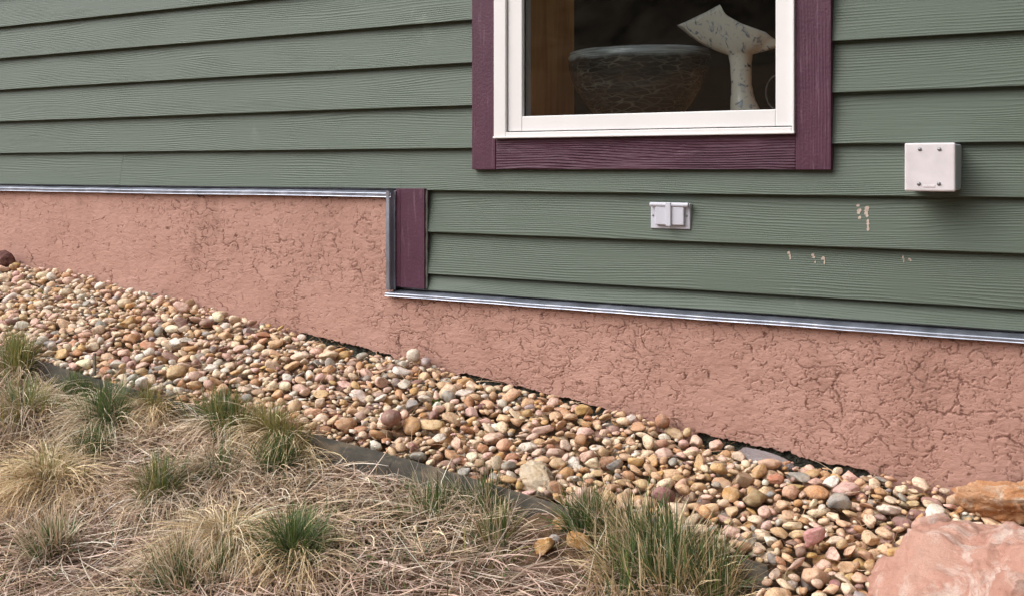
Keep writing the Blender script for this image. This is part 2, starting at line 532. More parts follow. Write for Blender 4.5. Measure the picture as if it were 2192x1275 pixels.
def board(mb, x0, x1, z0, z1, seed):
    """One lap board: front leaning in towards the top, a square bottom edge, a little wander in its line."""
    n = max(2, int((x1 - x0) / .12))
    xs = np.linspace(x0, x1, n + 1)
    wv = .0011 * pn(xs * 1.3, seed * 3.1, .5) + .0004 * pn(xs * 6, seed * 1.7, .2)
    yv = .0013 * pn(xs * .9, seed * 2.3, 4.5)
    v = []
    for x, dz, dy in zip(xs, wv, yv):
        v += [(x, -.0010, z0 + dz + .004), (x, -.0225 + dy, z0 + dz), (x, -.0235 + dy, z0 + dz + .0014), (x, -.0020 + dy * .3, z1 + .012)]
    f = []
    for i in range(n):
        a, b = i * 4, i * 4 + 4
        f += [(a, a+1, b+1, b), (a+1, a+2, b+2, b+1), (a+2, a+3, b+3, b+2)]
    f += [(0, 3, 2, 1), (n*4, n*4+1, n*4+2, n*4+3)]
    mb.add(v, f, seed)

SEAM = W(257, 365, -.02).x
mb = MB()
n = 1
while True:
    z0 = zline(n)
    z1 = z0 + EXPO
    if z0 > 3.3:
        break
    if z0 > WZ0 - .03 and z0 < WZ1 + .02:
        board(mb, XL, WX0 - .03, z0, z1, 1.3 + n * 1.0)
        board(mb, WX1 + .03, XR, z0, z1, 61.7 + n * 1.0)
    elif n == 1:
        board(mb, XL, SEAM, ZF1, z1, 5.1)
        board(mb, SEAM + .0007, XSTEP0 + .01, ZF1, z1, 9.4)
        board(mb, XSTEP0 + .01, XR, z0, z1, 9.4)
    else:
        board(mb, XL, XR, z0, z1, 3.3 + n)
    n -= 1
for n in (2, 3):
    board(mb, XSTEP1 - .01, XR, zline(n), zline(n) + EXPO, 30.2 + n)
board(mb, XSTEP1 - .01, XR, ZF2, zline(3), 37.6)
siding = hb(mb, "siding", M['siding'])

# sheathing behind the boards, with the window's opening left out
mb = MB()
for x0, x1, z0, z1 in ((XL, WX0 + .004, .2, 3.4), (WX1 - .004, XR, .2, 3.4), (WX0 + .004, WX1 - .004, .2, WZ0 + .004), (WX0 + .004, WX1 - .004, WZ1 - .004, 3.4)):
    mb.box(x0, x1, -.001, .11, z0, z1)
hb(mb, "sheathing", M['foam'])

# unseen wing, added beyond the right edge to darken the wall's right end
WGX = 1.15
mb = MB()
for i in range(40):
    z0 = .45 + i * EXPO
    mb.add([(WGX - .003, -5, z0), (WGX - .021, -5, z0), (WGX - .004, -5, z0 + EXPO + .01), (WGX - .003, -.05, z0), (WGX - .021, -.05, z0), (WGX - .004, -.05, z0 + EXPO + .01)], [(0, 1, 4, 3), (1, 2, 5, 4)], 80 + i)
hb(mb, "added_wing_siding", M['siding'])
mb = MB(); mb.box(WGX, WGX + 3, -5, .0, -1.6, 5.6); mb.box(WGX - .028, WGX + .09, -5.035, -5.0015, -1.6, 5.6)
hb(mb, "added_wing_wall", M['purple'])

# paint scuffed off the boards: short slivers following the grain, in narrow upright streaks
def scuff(pts, wpx, rows, seed):
    mb = MB()
    r = random.Random(seed)
    zz = [zline(k) for k in range(-3, 4)]
    for i in range(rows):
        t = i / max(1, rows - 1)
        px, py = pts[0][0] + (pts[1][0] - pts[0][0]) * t, pts[0][1] + (pts[1][1] - pts[0][1]) * t
        c = W(px, py, -.016)
        zb = max([q for q in zz if q < c.z] or [ZF2])
        fy = lambda z: -.0235 + .0215 * ((z - zb) / (EXPO + .0105)) - .0016
        if r.random() < .12 and rows > 3:
            continue
        hw = wpx / 1250 * r.uniform(.6, 1.1) * (1 - .45 * t)
        hh = abs(pts[1][1] - pts[0][1]) / 860 / max(1, rows - 1) * r.uniform(.45, .75)
        cx = c.x + hw * r.uniform(-.3, .3)
        q = [(cx - hw, c.z - hh * .2), (cx - hw * .5, c.z - hh), (cx + hw * .6, c.z - hh * .9), (cx + hw, c.z), (cx + hw * .5, c.z + hh), (cx - hw * .4, c.z + hh * .8)]
        mb.add([(a_, fy(b_) - .0001 * (i % 3), b_) for a_, b_ in q], [tuple(range(6))])
    return hb(mb, "paint_scuff", M['scuff'])
for i, a in enumerate([(((1836, 440), (1839, 466)), 9, 6), (((1853, 445), (1859, 490)), 8, 9), (((1687, 541), (1690, 553)), 5, 3), (((1739, 546), (1744, 561)), 8, 4),
                       (((1760, 553), (1764, 561)), 6, 2), (((1931, 551), (1934, 558)), 3, 2), (((1946, 555), (1949, 558)), 5, 2)]):
    scuff(*a, seed=i + 4)

# trim board at the step, and flashing
ZTOP = ZF1 - .001
mb = MB()
mb.box(XSTEP0 + .0185, XSTEP1, -.034, -.002, ZF2 + .004, ZTOP + .002, 2.2)
mb.box(XSTEP0 + .002, XSTEP0 + .0170, -.0325, -.002, ZF2 + .005, ZTOP + .001, 5.7)
hb(mb, "trim_board", M['purple'], bevel=.0015)
mb = MB()
mb.tube([(XSTEP1 + .001, -.0235 + .0008 * math.sin(i * 1.3), ZF2 + .004 + i * (ZTOP - ZF2 - .008) / 20) for i in range(21)], [.0042 + .0006 * math.sin(i * 2.1) for i in range(21)], 8)
hb(mb, "caulk_bead", M['caulk'])

LED = -.052                                                   # how far the ledge stands out
def ledge(name, x0, x1, z, lip=.019, wob=.0015, tilt0=0.0):
    """Z-shaped flashing: upstand against the sheathing, sloping ledge, a folded lip with a small kick."""
    n_ = int((x1 - x0) / .05) + 2
    xs = np.linspace(x0, x1, n_)
    wz = wob * (pn(xs * 2.2, z * 3, 1.1) + .5 * pn(xs * 7, z * 3, 5.1))
    wy = .0022 * pn(xs * 1.7, z * 5, 2.2)
    prof = [(-.004, .03), (-.004, .004), (LED + .004, -.003), (LED, -.0045), (LED - .0016, -.0065), (LED - .0012, -lip + .001), (LED - .0022, -lip - .001), (LED, -lip - .0018), (LED + .004, -lip + .0035)]
    v = [(x, y + (b if j > 1 else 0), z + q + (a if j > 1 else 0) + tilt0 * (x - x1)) for x, a, b in zip(xs, wz, wy) for j, (y, q) in enumerate(prof)]
    k = len(prof)
    f = [(i*k+j, i*k+j+1, (i+1)*k+j+1, (i+1)*k+j) for i in range(n_-1) for j in range(k-1)]
    mb = MB()
    mb.add(v, f)
    return hb(mb, name, M['zinc'])
ledge("metal_flashing", XL, XSTEP0 - .004, ZF1 - .0085, lip=.0165)
ledge("metal_flashing", XSTEP0 - .026, XR, ZF2 - .0085, lip=.0130, wob=.0018)
mb = MB()                                                     # upright flashing on the stucco's end
zs = np.linspace(ZF2 - .004, ZF1 - .006, 16)
prof = [(XSTEP0 + .0015, -.036), (XSTEP0 - .004, -.036), (XSTEP0 - .0065, LED - .001), (XSTEP0 - .0085, LED - .004), (XSTEP0 - .020, LED - .003), (XSTEP0 - .0215, LED + .002)]
v = [(x + .0012 * float(pn(z * 9, 3.3, j)), y, z) for z in zs for j, (x, y) in enumerate(prof)]
k = len(prof)
mb.add(v, [(i*k+j, i*k+j+1, (i+1)*k+j+1, (i+1)*k+j) for i in range(len(zs)-1) for j in range(k-1)])
hb(mb, "metal_flashing", M['zinc'])

# stucco foundation: a real relief of trowel marks and cracks, ragged at its foot
SX0, SX1 = -6.0, 1.2
xs = np.concatenate([np.arange(SX0, -4.6, .012), np.arange(-4.6, .35, .0021), np.arange(.35, SX1, .012)])
xstep = XSTEP0 - .006
gapmask = lambda x: sstep(-2.44, -2.36, x) * (1 - sstep(-2.08, -1.98, x)) * .8 + sstep(-1.86, -1.75, x) * (1 - sstep(-1.32, -1.22, x)) * .45 + sstep(-1.06, -1.0, x) * (1 - sstep(-.66, -.54, x)) * 1.0
def foot_z(x):
    rag = .006 * fbm(x * 9, 1.0, 0, 4) + .003 * fbm(x * 40, 2.0, 0, 2)
    gap = gapmask(x)
    chip = np.where(fbm(x * 22, 7.0, 0, 2) > .30, .003, 0) + np.where(fbm(x * 60, 9.0, 0, 2) > .40, .0015, 0)
    return zbase(x) - .003 * gap + (rag + chip) * (.5 + gap) - .035 * (1 - np.clip(gap * 2.2, 0, 1))
zb = foot_z(xs)
zt_l, zt_r = ZF1 - .016, ZF2 - .014
zmid = np.where(xs <= xstep, np.minimum(np.maximum(zt_r, zbase(xs) + (zt_r - zbase(np.array([xstep]))[0])), zt_l - .02), zt_r)
NR1, NR2 = 190, 104
tv1 = np.linspace(0, 1, NR1)
rows1 = zb[None] + (zmid - zb)[None] * tv1[:, None]
left = xs <= xstep
tv2 = np.linspace(0, 1, NR2 + 1)[1:]
rows2 = zmid[None, left] + (zt_l - zmid[left])[None] * tv2[:, None]
def voronoi(x, z, k):
    """Cells: how near the cell's border (f2 - f1), a random value of the cell, offsets from its point."""
    xi, zi = np.floor(x).astype(int), np.floor(z).astype(int)
    f1 = np.full(x.shape, 9.0); f2 = np.full(x.shape, 9.0)
    cid = np.zeros(x.shape, int); ox = np.zeros(x.shape); oz = np.zeros(x.shape)
    for a in (-1, 0, 1):
        for b in (-1, 0, 1):
            h = _perm[(_perm[(xi + a + 37 * k) & 255] + zi + b) & 255]
            px, pz = xi + a + .15 + .7 * (_perm[h + 11] / 255.0), zi + b + .15 + .7 * (_perm[h + 91] / 255.0)
            d = np.hypot(x - px, z - pz)
            near = d < f1
            f2 = np.where(near, f1, np.minimum(f2, d))
            cid = np.where(near, h, cid); ox = np.where(near, x - px, ox); oz = np.where(near, z - pz, oz)
            f1 = np.where(near, d, f1)
    return f2 - f1, _perm[cid + 173] / 255.0, ox, oz, _perm[cid + 57] / 255.0
def relief(x, z):
    jx, jz = fbm(x * 70, z * 70, 7, 2), fbm(x * 70, z * 70, 19, 2)
    wx = x + .016 * fbm(x * 15, z * 15, 7, 2) + .0058 * jx
    wz = z + .014 * fbm(x * 15, z * 15, 9, 2) + .0058 * jz
    busy = sstep(-.5, .5, fbm(x * 2.6, z * 3.2, 11, 2) + .36 * (x + 2.3).clip(-1.6, 1.4))
    h = .0032 * fbm(x * 4, z * 5, 1, 3) + .0007 * fbm(x * 34, z * 60, 2, 3)
    # plates pushed up by the trowel, each at its own level and tilt, with torn borders
    for i, (sx, sz, am, cr) in enumerate(((12, 17, .0021, .0021), (28, 42, .0015, .0021), (62, 96, .0008, .0015))):
        e, rv, ox, oz, r2 = voronoi(wx * sx + 5 * i, wz * sz, i)
        m = sstep(-.05, .30, fbm(x * (6 + 7 * i), z * (7 + 8 * i), 50 + i, 2) + .50 * busy - .30)
        h = h + am * m * ((rv - .5) + .9 * (r2 - .5) * ox + .9 * oz * (.2 + rv))
        m2 = sstep(.12, .30, fbm(x * (19 + 9 * i), z * (21 + 9 * i), 70 + i, 2) + .34 * busy - .22 + .05 * i)
        h = h - cr * (1 - sstep(.006, .042 + .040 * i, e)) * m2
    return h
def low_mask(h):
    """Darkening mask for the torn edges: where the surface lies well under its neighbours."""
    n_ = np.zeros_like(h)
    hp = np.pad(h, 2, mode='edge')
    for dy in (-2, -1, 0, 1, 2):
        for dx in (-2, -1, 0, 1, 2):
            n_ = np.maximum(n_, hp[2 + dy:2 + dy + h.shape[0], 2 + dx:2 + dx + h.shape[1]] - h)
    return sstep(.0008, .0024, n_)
def stucco_pts(X, Z):
    h = relief(X, Z)
    return np.stack([X, -.0355 - h, Z], -1), low_mask(h)
X1 = np.broadcast_to(xs[None], rows1.shape)
P1, T1 = stucco_pts(X1, rows1)
X2 = np.broadcast_to(xs[None, left], rows2.shape)
P2, T2 = stucco_pts(X2, rows2)
back = P1[0].copy()
back[:, 1] = -.012
nx, nl = len(xs), int(left.sum())
verts = np.concatenate([P1.reshape(-1, 3), P2.reshape(-1, 3), back])
f1 = grid_faces(NR1, nx)
idx2 = np.concatenate([np.arange((NR1 - 1) * nx, (NR1 - 1) * nx + nl)[None], NR1 * nx + np.arange(NR2 * nl).reshape(NR2, nl)])
f2 = np.stack([idx2[:-1, :-1], idx2[:-1, 1:], idx2[1:, 1:], idx2[1:, :-1]], -1).reshape(-1, 4)
bi = NR1 * nx + NR2 * nl + np.arange(nx)
i0 = np.arange(nx)
f3 = np.stack([bi[:-1], bi[1:], i0[1:], i0[:-1]], -1)
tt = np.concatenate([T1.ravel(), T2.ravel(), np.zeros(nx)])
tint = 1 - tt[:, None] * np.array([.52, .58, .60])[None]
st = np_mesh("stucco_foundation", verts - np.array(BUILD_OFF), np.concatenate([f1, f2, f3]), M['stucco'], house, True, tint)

mb = MB()                                                     # the footing behind the stucco, showing in the gaps below it
fx = np.linspace(-6, 1.2, 420)
v = []
for x in fx:
    zt = float(zbase(x)) + .10
    yy = -.018 - .008 * float(fbm(x * 22, 0, 3, 3))
    v += [(x, yy, zt - .35), (x, yy - .004 * float(pn(x * 30, 2, 1)), zt - .10), (x, yy + .004, zt - .07), (x, -.012, zt)]
mb.add(v, [(i*4+j, (i+1)*4+j, (i+1)*4+j+1, i*4+j+1) for i in range(len(fx)-1) for j in range(3)])
hb(mb, "footing", M['foam'])

# window: frame with casing, sash, gasket, pane and wooden lining as its sub-parts
def ring(mb, x0, x1, z0, z1, t_l, t_b, t_r, t_t, y0, y1, a=0.0):
    mb.box(x0, x0 + t_l, y0, y1, z0, z1, a)
    mb.box(x1 - t_r, x1, y0, y1, z0, z1, a)
    mb.box(x0 + t_l, x1 - t_r, y0 + .0007, y1, z0, z0 + t_b, a)
    mb.box(x0 + t_l, x1 - t_r, y0 + .0007, y1, z1 - t_t, z1, a)
SX_0, SX_1 = W(1089, 200, -.030).x, W(1697, 200, -.030).x      # sash
SZ_0 = (W(1095, 283, -.030).z + W(1697, 271, -.030).z) / 2
GX_0, GX_1 = W(1123, 200, -.018).x, W(1664, 200, -.018).x      # glass
GZ_0 = (W(1128, 249, -.018).z + W(1664, 236, -.018).z) / 2
mb = MB()
ring(mb, WX0, WX1, WZ0, WZ1, SX_0 - WX0 - .003, .016, WX1 - SX_1 - .003 if WX1 - SX_1 > .008 else .006, .018, -.044, .05)
mb.box(WX0 - .0015, WX1 + .0015, -.0475, -.041, WZ0 - .0012, WZ0 + .0045)   # the drip lip under the frame
win = hb(mb, "window", M['white'], bevel=.0018)
mb = MB()
ring(mb, SX_0, SX_1, SZ_0 + .0015, WZ1 - .022, GX_0 - SX_0, GZ_0 - SZ_0 - .0015, SX_1 - GX_1, .05, -.034, .02)
hb(mb, "sash", M['white'], win, bevel=.0022)
mb = MB()
ring(mb, SX_0 - .004, SX_1 + .002, SZ_0 - .003, WZ1 - .018, .006, .006, .006, .006, -.026, .016)
ring(mb, GX_0 - .001, GX_1 + .001, GZ_0 - .001, WZ1 - .071, .0035, .0025, .0025, .0025, -.0200, -.0155)
hb(mb, "gasket", M['gasket'], win)
mb = MB()
mb.box(GX_0 - .004, GX_1 + .004, -.0165, -.0125, GZ_0 - .004, WZ1 - .068)
hb(mb, "pane", M['glass'], win)
ZC0 = (W(1012, 365, -.034).z + W(1779, 362, -.034).z) / 2
CX0, CX1 = W(1010, 200, -.034).x, W(1779, 200, -.034).x
mb = MB(); mb.box(CX0, WX0 - .0006, -.0340, -.003, ZC0, WZ1 + TRW, 4.4); hb(mb, "casing_board", M['purple'], win, bevel=.0018)
mb = MB(); mb.box(WX1 + .0006, CX1, -.0340, -.003, ZC0, WZ1 + TRW, 8.1); hb(mb, "casing_board", M['purple'], win, bevel=.0018)
mb = MB(); mb.box(WX0, WX1, -.0325, -.003, ZC0 + .001, WZ0 - .0006, 6.3); hb(mb, "casing_board", M['purple_rough'], win, bevel=.0018)
mb = MB(); mb.box(WX0, WX1, -.0325, -.003, WZ1 + .0006, WZ1 + TRW, 7.3); hb(mb, "casing_board", M['purple_rough'], win, bevel=.0018)
# wooden lining of the deep opening, its shelf, and the dim room behind
SHELF = GZ_0 - .012
mb = MB()
mb.box(WX0 - .02, GX_0 - .003, .021, .30, SHELF, WZ1)
mb.box(GX_1 + .003, WX1 + .02, .021, .30, SHELF, WZ1)
mb.box(WX0 - .02, WX1 + .02, .021, .30, WZ1 - .07, WZ1 + .02)
hb(mb, "window_lining", M['wood'], win)
mb = MB()
mb.box(WX0 - .35, WX1 + .35, .022, .62, SHELF - .03, SHELF - .0004)
hb(mb, "window_shelf", M['wood'], win)
mb = MB()
rx0, rx1, ry0, ry1, rz0, rz1 = -4.2, 1.2, .301, 4.2, .9, 3.3
v = [(rx0,ry0,rz0),(rx1,ry0,rz0),(rx1,ry1,rz0),(rx0,ry1,rz0),(rx0,ry0,rz1),(rx1,ry0,rz1),(rx1,ry1,rz1),(rx0,ry1,rz1)]
mb.add(v, [(0,1,2,3),(1,5,6,2),(2,6,7,3),(3,7,4,0)])
for x0, x1, y0, y1 in ((rx0, -2.2, ry0, ry1), (-.3, rx1, ry0, ry1), (-2.2, -.3, 1.5, ry1)):   # the ceiling, with an opening added to let sky light onto the vase
    mb.add([(x0, y0, rz1), (x1, y0, rz1), (x1, y1, rz1), (x0, y1, rz1)], [(0, 1, 2, 3)])
for x0, x1, z0, z1 in ((rx0, WX0 - .02, rz0, rz1), (WX1 + .02, rx1, rz0, rz1), (WX0 - .02, WX1 + .02, rz0, SHELF - .03), (WX0 - .02, WX1 + .02, WZ1 + .02, rz1)):
    mb.add([(x0, ry0, z0), (x1, ry0, z0), (x1, ry0, z1), (x0, ry0, z1)], [(0, 1, 2, 3)])
hb(mb, "interior_room", M['room'])

# ------------------------------------------------------------------ things in the window
bc = W(1362, 120, .22)
bw = (W(1495, 120, .22).x - W(1214, 120, .22).x) / 2 * 1.02
ztop = W(1362, 109, .22).z
hgt = ztop - SHELF
mb = MB()
prof = [(0, -hgt + .001), (bw * .50, -hgt + .001)]
for t_ in np.linspace(0, 1, 16):
    prof.append((bw * (.54 + .46 * math.sin(t_ * math.pi / 2) ** .92), -hgt + .004 + (hgt * .86) * t_))
prof += [(bw * .992, -.008), (bw * .97, -.001), (bw * .95, 0), (bw * .91, -.008), (bw * .80, -hgt * .40), (bw * .48, -hgt * .78), (0, -hgt * .86)]
mb.lathe([(r * 1.0, z) for r, z in prof], (0, 0, 0), 64)
mb.v = [(a, b * .9, q) for a, b, q in mb.v]
o = mb.build("bowl", M['bowl'], None, smooth=True)
o.location = (bc.x, .235, ztop)
o.scale = (1, .88, 1)
tag(o, "dark glass bowl with pale feathered pattern and grey rim behind the window pane", "bowl")
# object coordinates put the rim at z = 0; the rim colour starts 25 mm under it
for nd in M['bowl'].node_tree.nodes:
    if nd.type == 'VALTORGB' and len(nd.color_ramp.elements) == 2 and abs(nd.color_ramp.elements[1].position - .012) < 1e-4:
        nd.color_ramp.elements[0].position, nd.color_ramp.elements[1].position = .0, .012
        src = nd.inputs['Fac'].links[0].from_node
        ad = M['bowl'].node_tree.nodes.new("ShaderNodeMath")
        ad.operation = 'ADD'
        ad.inputs[1].default_value = .022
        M['bowl'].node_tree.links.new(src.outputs[0], ad.inputs[0])
        M['bowl'].node_tree.links.new(ad.outputs[0], nd.inputs['Fac'])
        break

VY = .14
vb = W(1590, 250, VY)
vb.z = SHELF
q = lambda px, py, dy=0.0: W(px, py, VY + dy) - vb
def vase():
    NA, nseg = 72, 14
    stem = [(-.0, .050), (.004, .052), (.018, .043)]
    zt = q(1585, 118).z
    lip_keys = [(0, q(1676, 97, .0)), (12, q(1660, 88, .02)), (40, q(1640, 70, .04)), (90, q(1585, 50, .08)), (140, q(1500, 45, .05)), (172, q(1466, 52, .01)), (180, q(1449, 55, 0)), (190, q(1468, 47, -.02)),
                (230, q(1512, 26, -.055)), (252, q(1532, 15, -.07)), (262, q(1543, 9, -.075)), (267, q(1546, 21, -.073)), (276, q(1555, 33, -.07)), (300, q(1585, 50, -.06)), (330, q(1625, 65, -.04)), (350, q(1655, 82, -.01)), (360, q(1676, 97, 0))]
    ka = np.array([k[0] for k in lip_keys], float)
    kp = np.array([k[1][:] for k in lip_keys])
    rings = []
    prof = [(0.0, .047), (.006, .049), (.02, .041), (.05, .033), (.09, .0275), (zt * .85, .029), (zt, .033)]
    sx = lambda z: .008 * math.sin(z * 9)
    for z, r in prof:
        rings.append([Vector((r * math.cos(2*math.pi*j/NA) + .012 * max(0, 1 - z / .06) + (q(1585,118).x) * min(1, z / zt), r * math.sin(2*math.pi*j/NA), z)) for j in range(NA)])
    top = rings[-1]
    for s_ in range(1, nseg + 1):
        t = s_ / nseg
        rg = []
        for j in range(NA):
            a = 360.0 * j / NA
            L = Vector([np.interp(a, ka, kp[:, i]) for i in range(3)])
            p0 = top[j]
            ctr = Vector((p0.x + (L.x - p0.x) * .54, p0.y + (L.y - p0.y) * .68, p0.z + (L.z - p0.z) * .29))
            rg.append(p0 * (1 - t) ** 2 + ctr * 2 * t * (1 - t) + L * t * t)
        rings.append(rg)
    for t in (.90, .6, .3):                                   # the throat
        cc = Vector((q(1585, 118).x, 0, zt + .02))
        rings.append([cc + (L - cc) * t + Vector((0, 0, -.012 * (1 - t))) for L in rings[6 + nseg]])
    mb = MB()
    v = [p for rg in rings for p in rg]
    mb.add(v, [(i*NA+j, i*NA+(j+1) % NA, (i+1)*NA+(j+1) % NA, (i+1)*NA+j) for i in range(len(rings)-1) for j in range(NA)])
    return mb
o = vase().build("glass_vase", M['marble'], None, smooth=True)
o.location = vb
tag(o, "white glass vase flecked with blue, its flared lip pointed, inside the window", "vase")
mb = MB()
sw = W(1652, 190, .20)
pts = [Vector((sw.x + .018 - .034 * math.cos(a) * (1 - .10 * a), .20 + .006 * a, sw.z - .004 + .048 * math.sin(a) * (1 - .10 * a))) for a in np.linspace(-1.9, 5.2, 44)]
mb.tube([Vector((pts[0].x + .004, .2, SHELF + .001)), Vector((pts[0].x - .002, .2, (SHELF + pts[0].z) / 2))] + pts, [.004] * 2 + [.0026] * 30 + [.0018] * 14, 8)
tag(mb.build("glass_ornament", M['swirl'], None, smooth=True), "milky glass swirl ornament at the right edge of the window, beside the vase", "ornament")

# ------------------------------------------------------------------ wall fittings
# junction box
bx0, bx1 = W(1936, 350, -.118).x, W(2045, 350, -.118).x
bz0, bz1 = W(1990, 410, -.118).z, W(1990, 306, -.118).z
jb = empty("junction_box", ((bx0 + bx1) / 2, -.012, bz0))
tag(jb, "pale square metal junction box with four screws standing out from the green siding", "junction box")
L0 = jb.location
def local(mb, root): mb.v = [(a - root.location.x, b - root.location.y, q_ - root.location.z) for a, b, q_ in mb.v]; return mb
mb = MB(); mb.box(bx0 + .002, bx1 - .002, -.108, -.004, bz0 + .002, bz1 - .002)
local(mb, jb).build("housing", M['boxside'], jb, bevel=.005, seg=3)
mb = MB(); mb.box(bx0, bx1, -.118, -.1084, bz0, bz1)
plate = local(mb, jb).build("cover_plate", M['box'], jb, bevel=.004, seg=3)
for px, py in ((1969, 320), (2011, 320), (1967, 394), (2010, 394)):
    p = W(px, py, -.118)
    mb = MB()
    n_ = 14
    mb.lathe([(0, -.0035), (.0036, -.0025), (.0052, 0), (.0052, .001)], (0, 0, 0), n_)
    mb.v = [(p.x + a, -.1172 + q_, p.z + b) for a, b, q_ in mb.v]
    mb.box(p.x - .004, p.x + .004, -.1214, -.1202, p.z - .0007, p.z + .0007)
    local(mb, jb).build("screw", M['screw'], plate, smooth=False)
mb = MB()
p = W(1989, 399, -.118)
mb.box(p.x - .014, p.x + .014, -.1186, -.1176, p.z - .003, p.z + .003)
for i in range(5):
    mb.box(p.x - .012 + i * .005, p.x - .0085 + i * .005, -.1194, -.118, p.z - .002, p.z + .002)
local(mb, jb).build("embossed_mark", M['box'], plate, bevel=.0006)

# outlet cover
ox0, ox1 = W(1393, 462, -.024).x, W(1477, 462, -.024).x
oz0, oz1 = W(1435, 490, -.024).z, W(1435, 435, -.024).z
oc = empty("outlet_cover", ((ox0 + ox1) / 2, -.012, oz0))
tag(oc, "small grey weatherproof outlet cover with a hinged flap on the siding under the window", "outlet cover")
mb = MB(); mb.box(ox0, ox1, -.0245, -.010, oz0, oz1); local(mb, oc).build("plate", M['plate'], oc, bevel=.002)
fx0, fx1 = W(1402, 462, -.034).x, W(1464, 462, -.034).x
fz0, fz1 = W(1435, 482, -.034).z, W(1435, 446, -.034).z
mb = MB(); mb.box(fx0, fx1, -.036, -.0250, fz0, fz1 + .004); local(mb, oc).build("flap", M['plate'], oc, bevel=.0025)
mb = MB()
hp0, hp1 = W(1392, 440, -.033), W(1474, 440, -.033)
mb.tube([(hp0.x, -.0335, (oz1 - .004)), (hp1.x, -.0335, (oz1 - .004))], .0062, 14)
local(mb, oc).build("hinge", M['plate'], oc, smooth=False, bevel=.0006)
sx0, sx1 = W(1425, 462, -.04).x, W(1436, 462, -.04).x
mb = MB(); mb.box(sx0, sx1, -.0425, -.0362, fz0 - .003, oz1 + .002); local(mb, oc).build("latch_strap", M['plate'], oc, bevel=.0018)
for px, py in ((1398, 461), (1470, 462)):
    p = W(px, py, -.0245)
    mb = MB()
    mb.lathe([(0, -.002), (.0026, -.0014), (.0033, 0)], (0, 0, 0), 12)
    mb.v = [(p.x + a, -.0244 + q_, p.z + b) for a, b, q_ in mb.v]
    local(mb, oc).build("screw", M['screw'], oc)

# ------------------------------------------------------------------ stones
def ico(level):
    import bmesh
    bm = bmesh.new()
    bmesh.ops.create_icosphere(bm, subdivisions=level, radius=1.0)
    v = np.array([p.co[:] for p in bm.verts])
    f = np.array([[q_.index for q_ in fc.verts] for fc in bm.faces])
    bm.free()
    return v, f
ICO = {l: ico(l) for l in (1, 2, 3, 4, 5, 6, 7)}
def stone_shape(level, r, angular=.5, cuts=5, lump=.10, seedz=0.0):
    """Unit stone: a sphere flattened by a few random planes, then lumped."""
    v, f = ICO[level]
    v = v.copy()
    for _ in range(cuts):
        nrm = r.normal(size=3)
        nrm /= np.linalg.norm(nrm)
        d = r.uniform(.44, .90)
        over = np.maximum(v @ nrm - d, 0)
        v -= (over * angular)[:, None] * nrm[None]
    s_ = r.uniform(0, 90)
    v *= (1 + lump * fbm(v[:, 0] * 1.3 + s_, v[:, 1] * 1.3, v[:, 2] * 1.3 + seedz, 2))[:, None]
    ext = np.abs(v).max(0)
    return v / ext, f

# big rocks, each a thing of its own
def rock(name, label, cat, centre, size, rotz, mat, level=5, angular=.7, cuts=7, lump=.14, rough=.02, seed=0, tilt=(0, 0), shape=None, colors=None, group=None, ledges=0.0):
    r = np.random.default_rng(seed)
    v, f = stone_shape(level, r, angular, cuts, lump)
    if shape is not None:
        v = shape(v)
    v = v * np.array(size)
    nr = v / (np.linalg.norm(v, axis=1)[:, None] + 1e-9)
    sc_ = 1 / max(size)
    v = v + nr * (rough * max(size) * (fbm(v[:, 0] * sc_ * 4 + seed, v[:, 1] * sc_ * 4, v[:, 2] * sc_ * 4, 4) + .6 * np.abs(fbm(v[:, 0] * sc_ * 9, v[:, 1] * sc_ * 9 + seed, v[:, 2] * sc_ * 9, 3))))[:, None]
    if ledges:                                                # broken bedding: a slow rise, then a sharp step
        u = v * sc_
        for k_, (dirn, fq) in enumerate((((.25, .35, .9), 3.1), ((.7, -.5, .5), 2.3), ((.1, .8, .6), 6.5))):
            t_ = u @ np.array(dirn) * fq + .55 * fbm(u[:, 0] * 2.2 + k_ * 9, u[:, 1] * 2.2, u[:, 2] * 2.2, 4)
            fr_ = t_ - np.floor(t_)
            fr_ = np.where(fr_ > .93, (1 - fr_) / .07 * .93, fr_)
            v = v + nr * (ledges * (1.0, .8, .45)[k_] * (fr_ - .5) * sstep(-.3, .5, fbm(u[:, 0] * 1.7, u[:, 1] * 1.7 + 5 * k_, u[:, 2] * 1.7, 2)))[:, None]
        v = v + nr * (ledges * .14 * fbm(u[:, 0] * 22, u[:, 1] * 22, u[:, 2] * 22, 4, .65))[:, None]
    o = np_mesh(name, v, f, mat, None, True, colors=None if colors is None else np.tile(np.array(colors)[None], (len(v), 1)))
    o.location = centre
    o.rotation_euler = (tilt[0], tilt[1], rotz)
    tag(o, label, cat, group)
    return o
pink = mat_boulder("pink_sandstone", [(.25, (.50, .23, .165)), (.5, (.61, .335, .255)), (.75, (.69, .44, .35))], (.78, .63, .55), (.36, .15, .11), 4.0)
rustm = mat_boulder("rust_sandstone", [(.25, (.38, .13, .05)), (.5, (.58, .27, .12)), (.75, (.70, .46, .30))], (.70, .55, .42), (.16, .05, .02), 9.0)
quartz = mat_boulder("cream_quartz", [(.25, (.46, .29, .17)), (.5, (.64, .50, .34)), (.75, (.72, .60, .46))], (.74, .66, .56), (.30, .16, .08), 16.0)
slate = mat_boulder("lavender_slate", [(.3, (.27, .23, .235)), (.7, (.38, .33, .33))], (.43, .38, .37), (.15, .10, .09), 14.0)
maroon = mat_boulder("maroon_rock", [(.3, (.11, .045, .04)), (.7, (.19, .085, .07))], (.24, .14, .12), (.05, .02, .02), 20.0)
orange = mat_boulder("orange_rock", [(.3, (.46, .22, .07)), (.7, (.64, .38, .16))], (.70, .50, .30), (.25, .11, .04), 20.0)

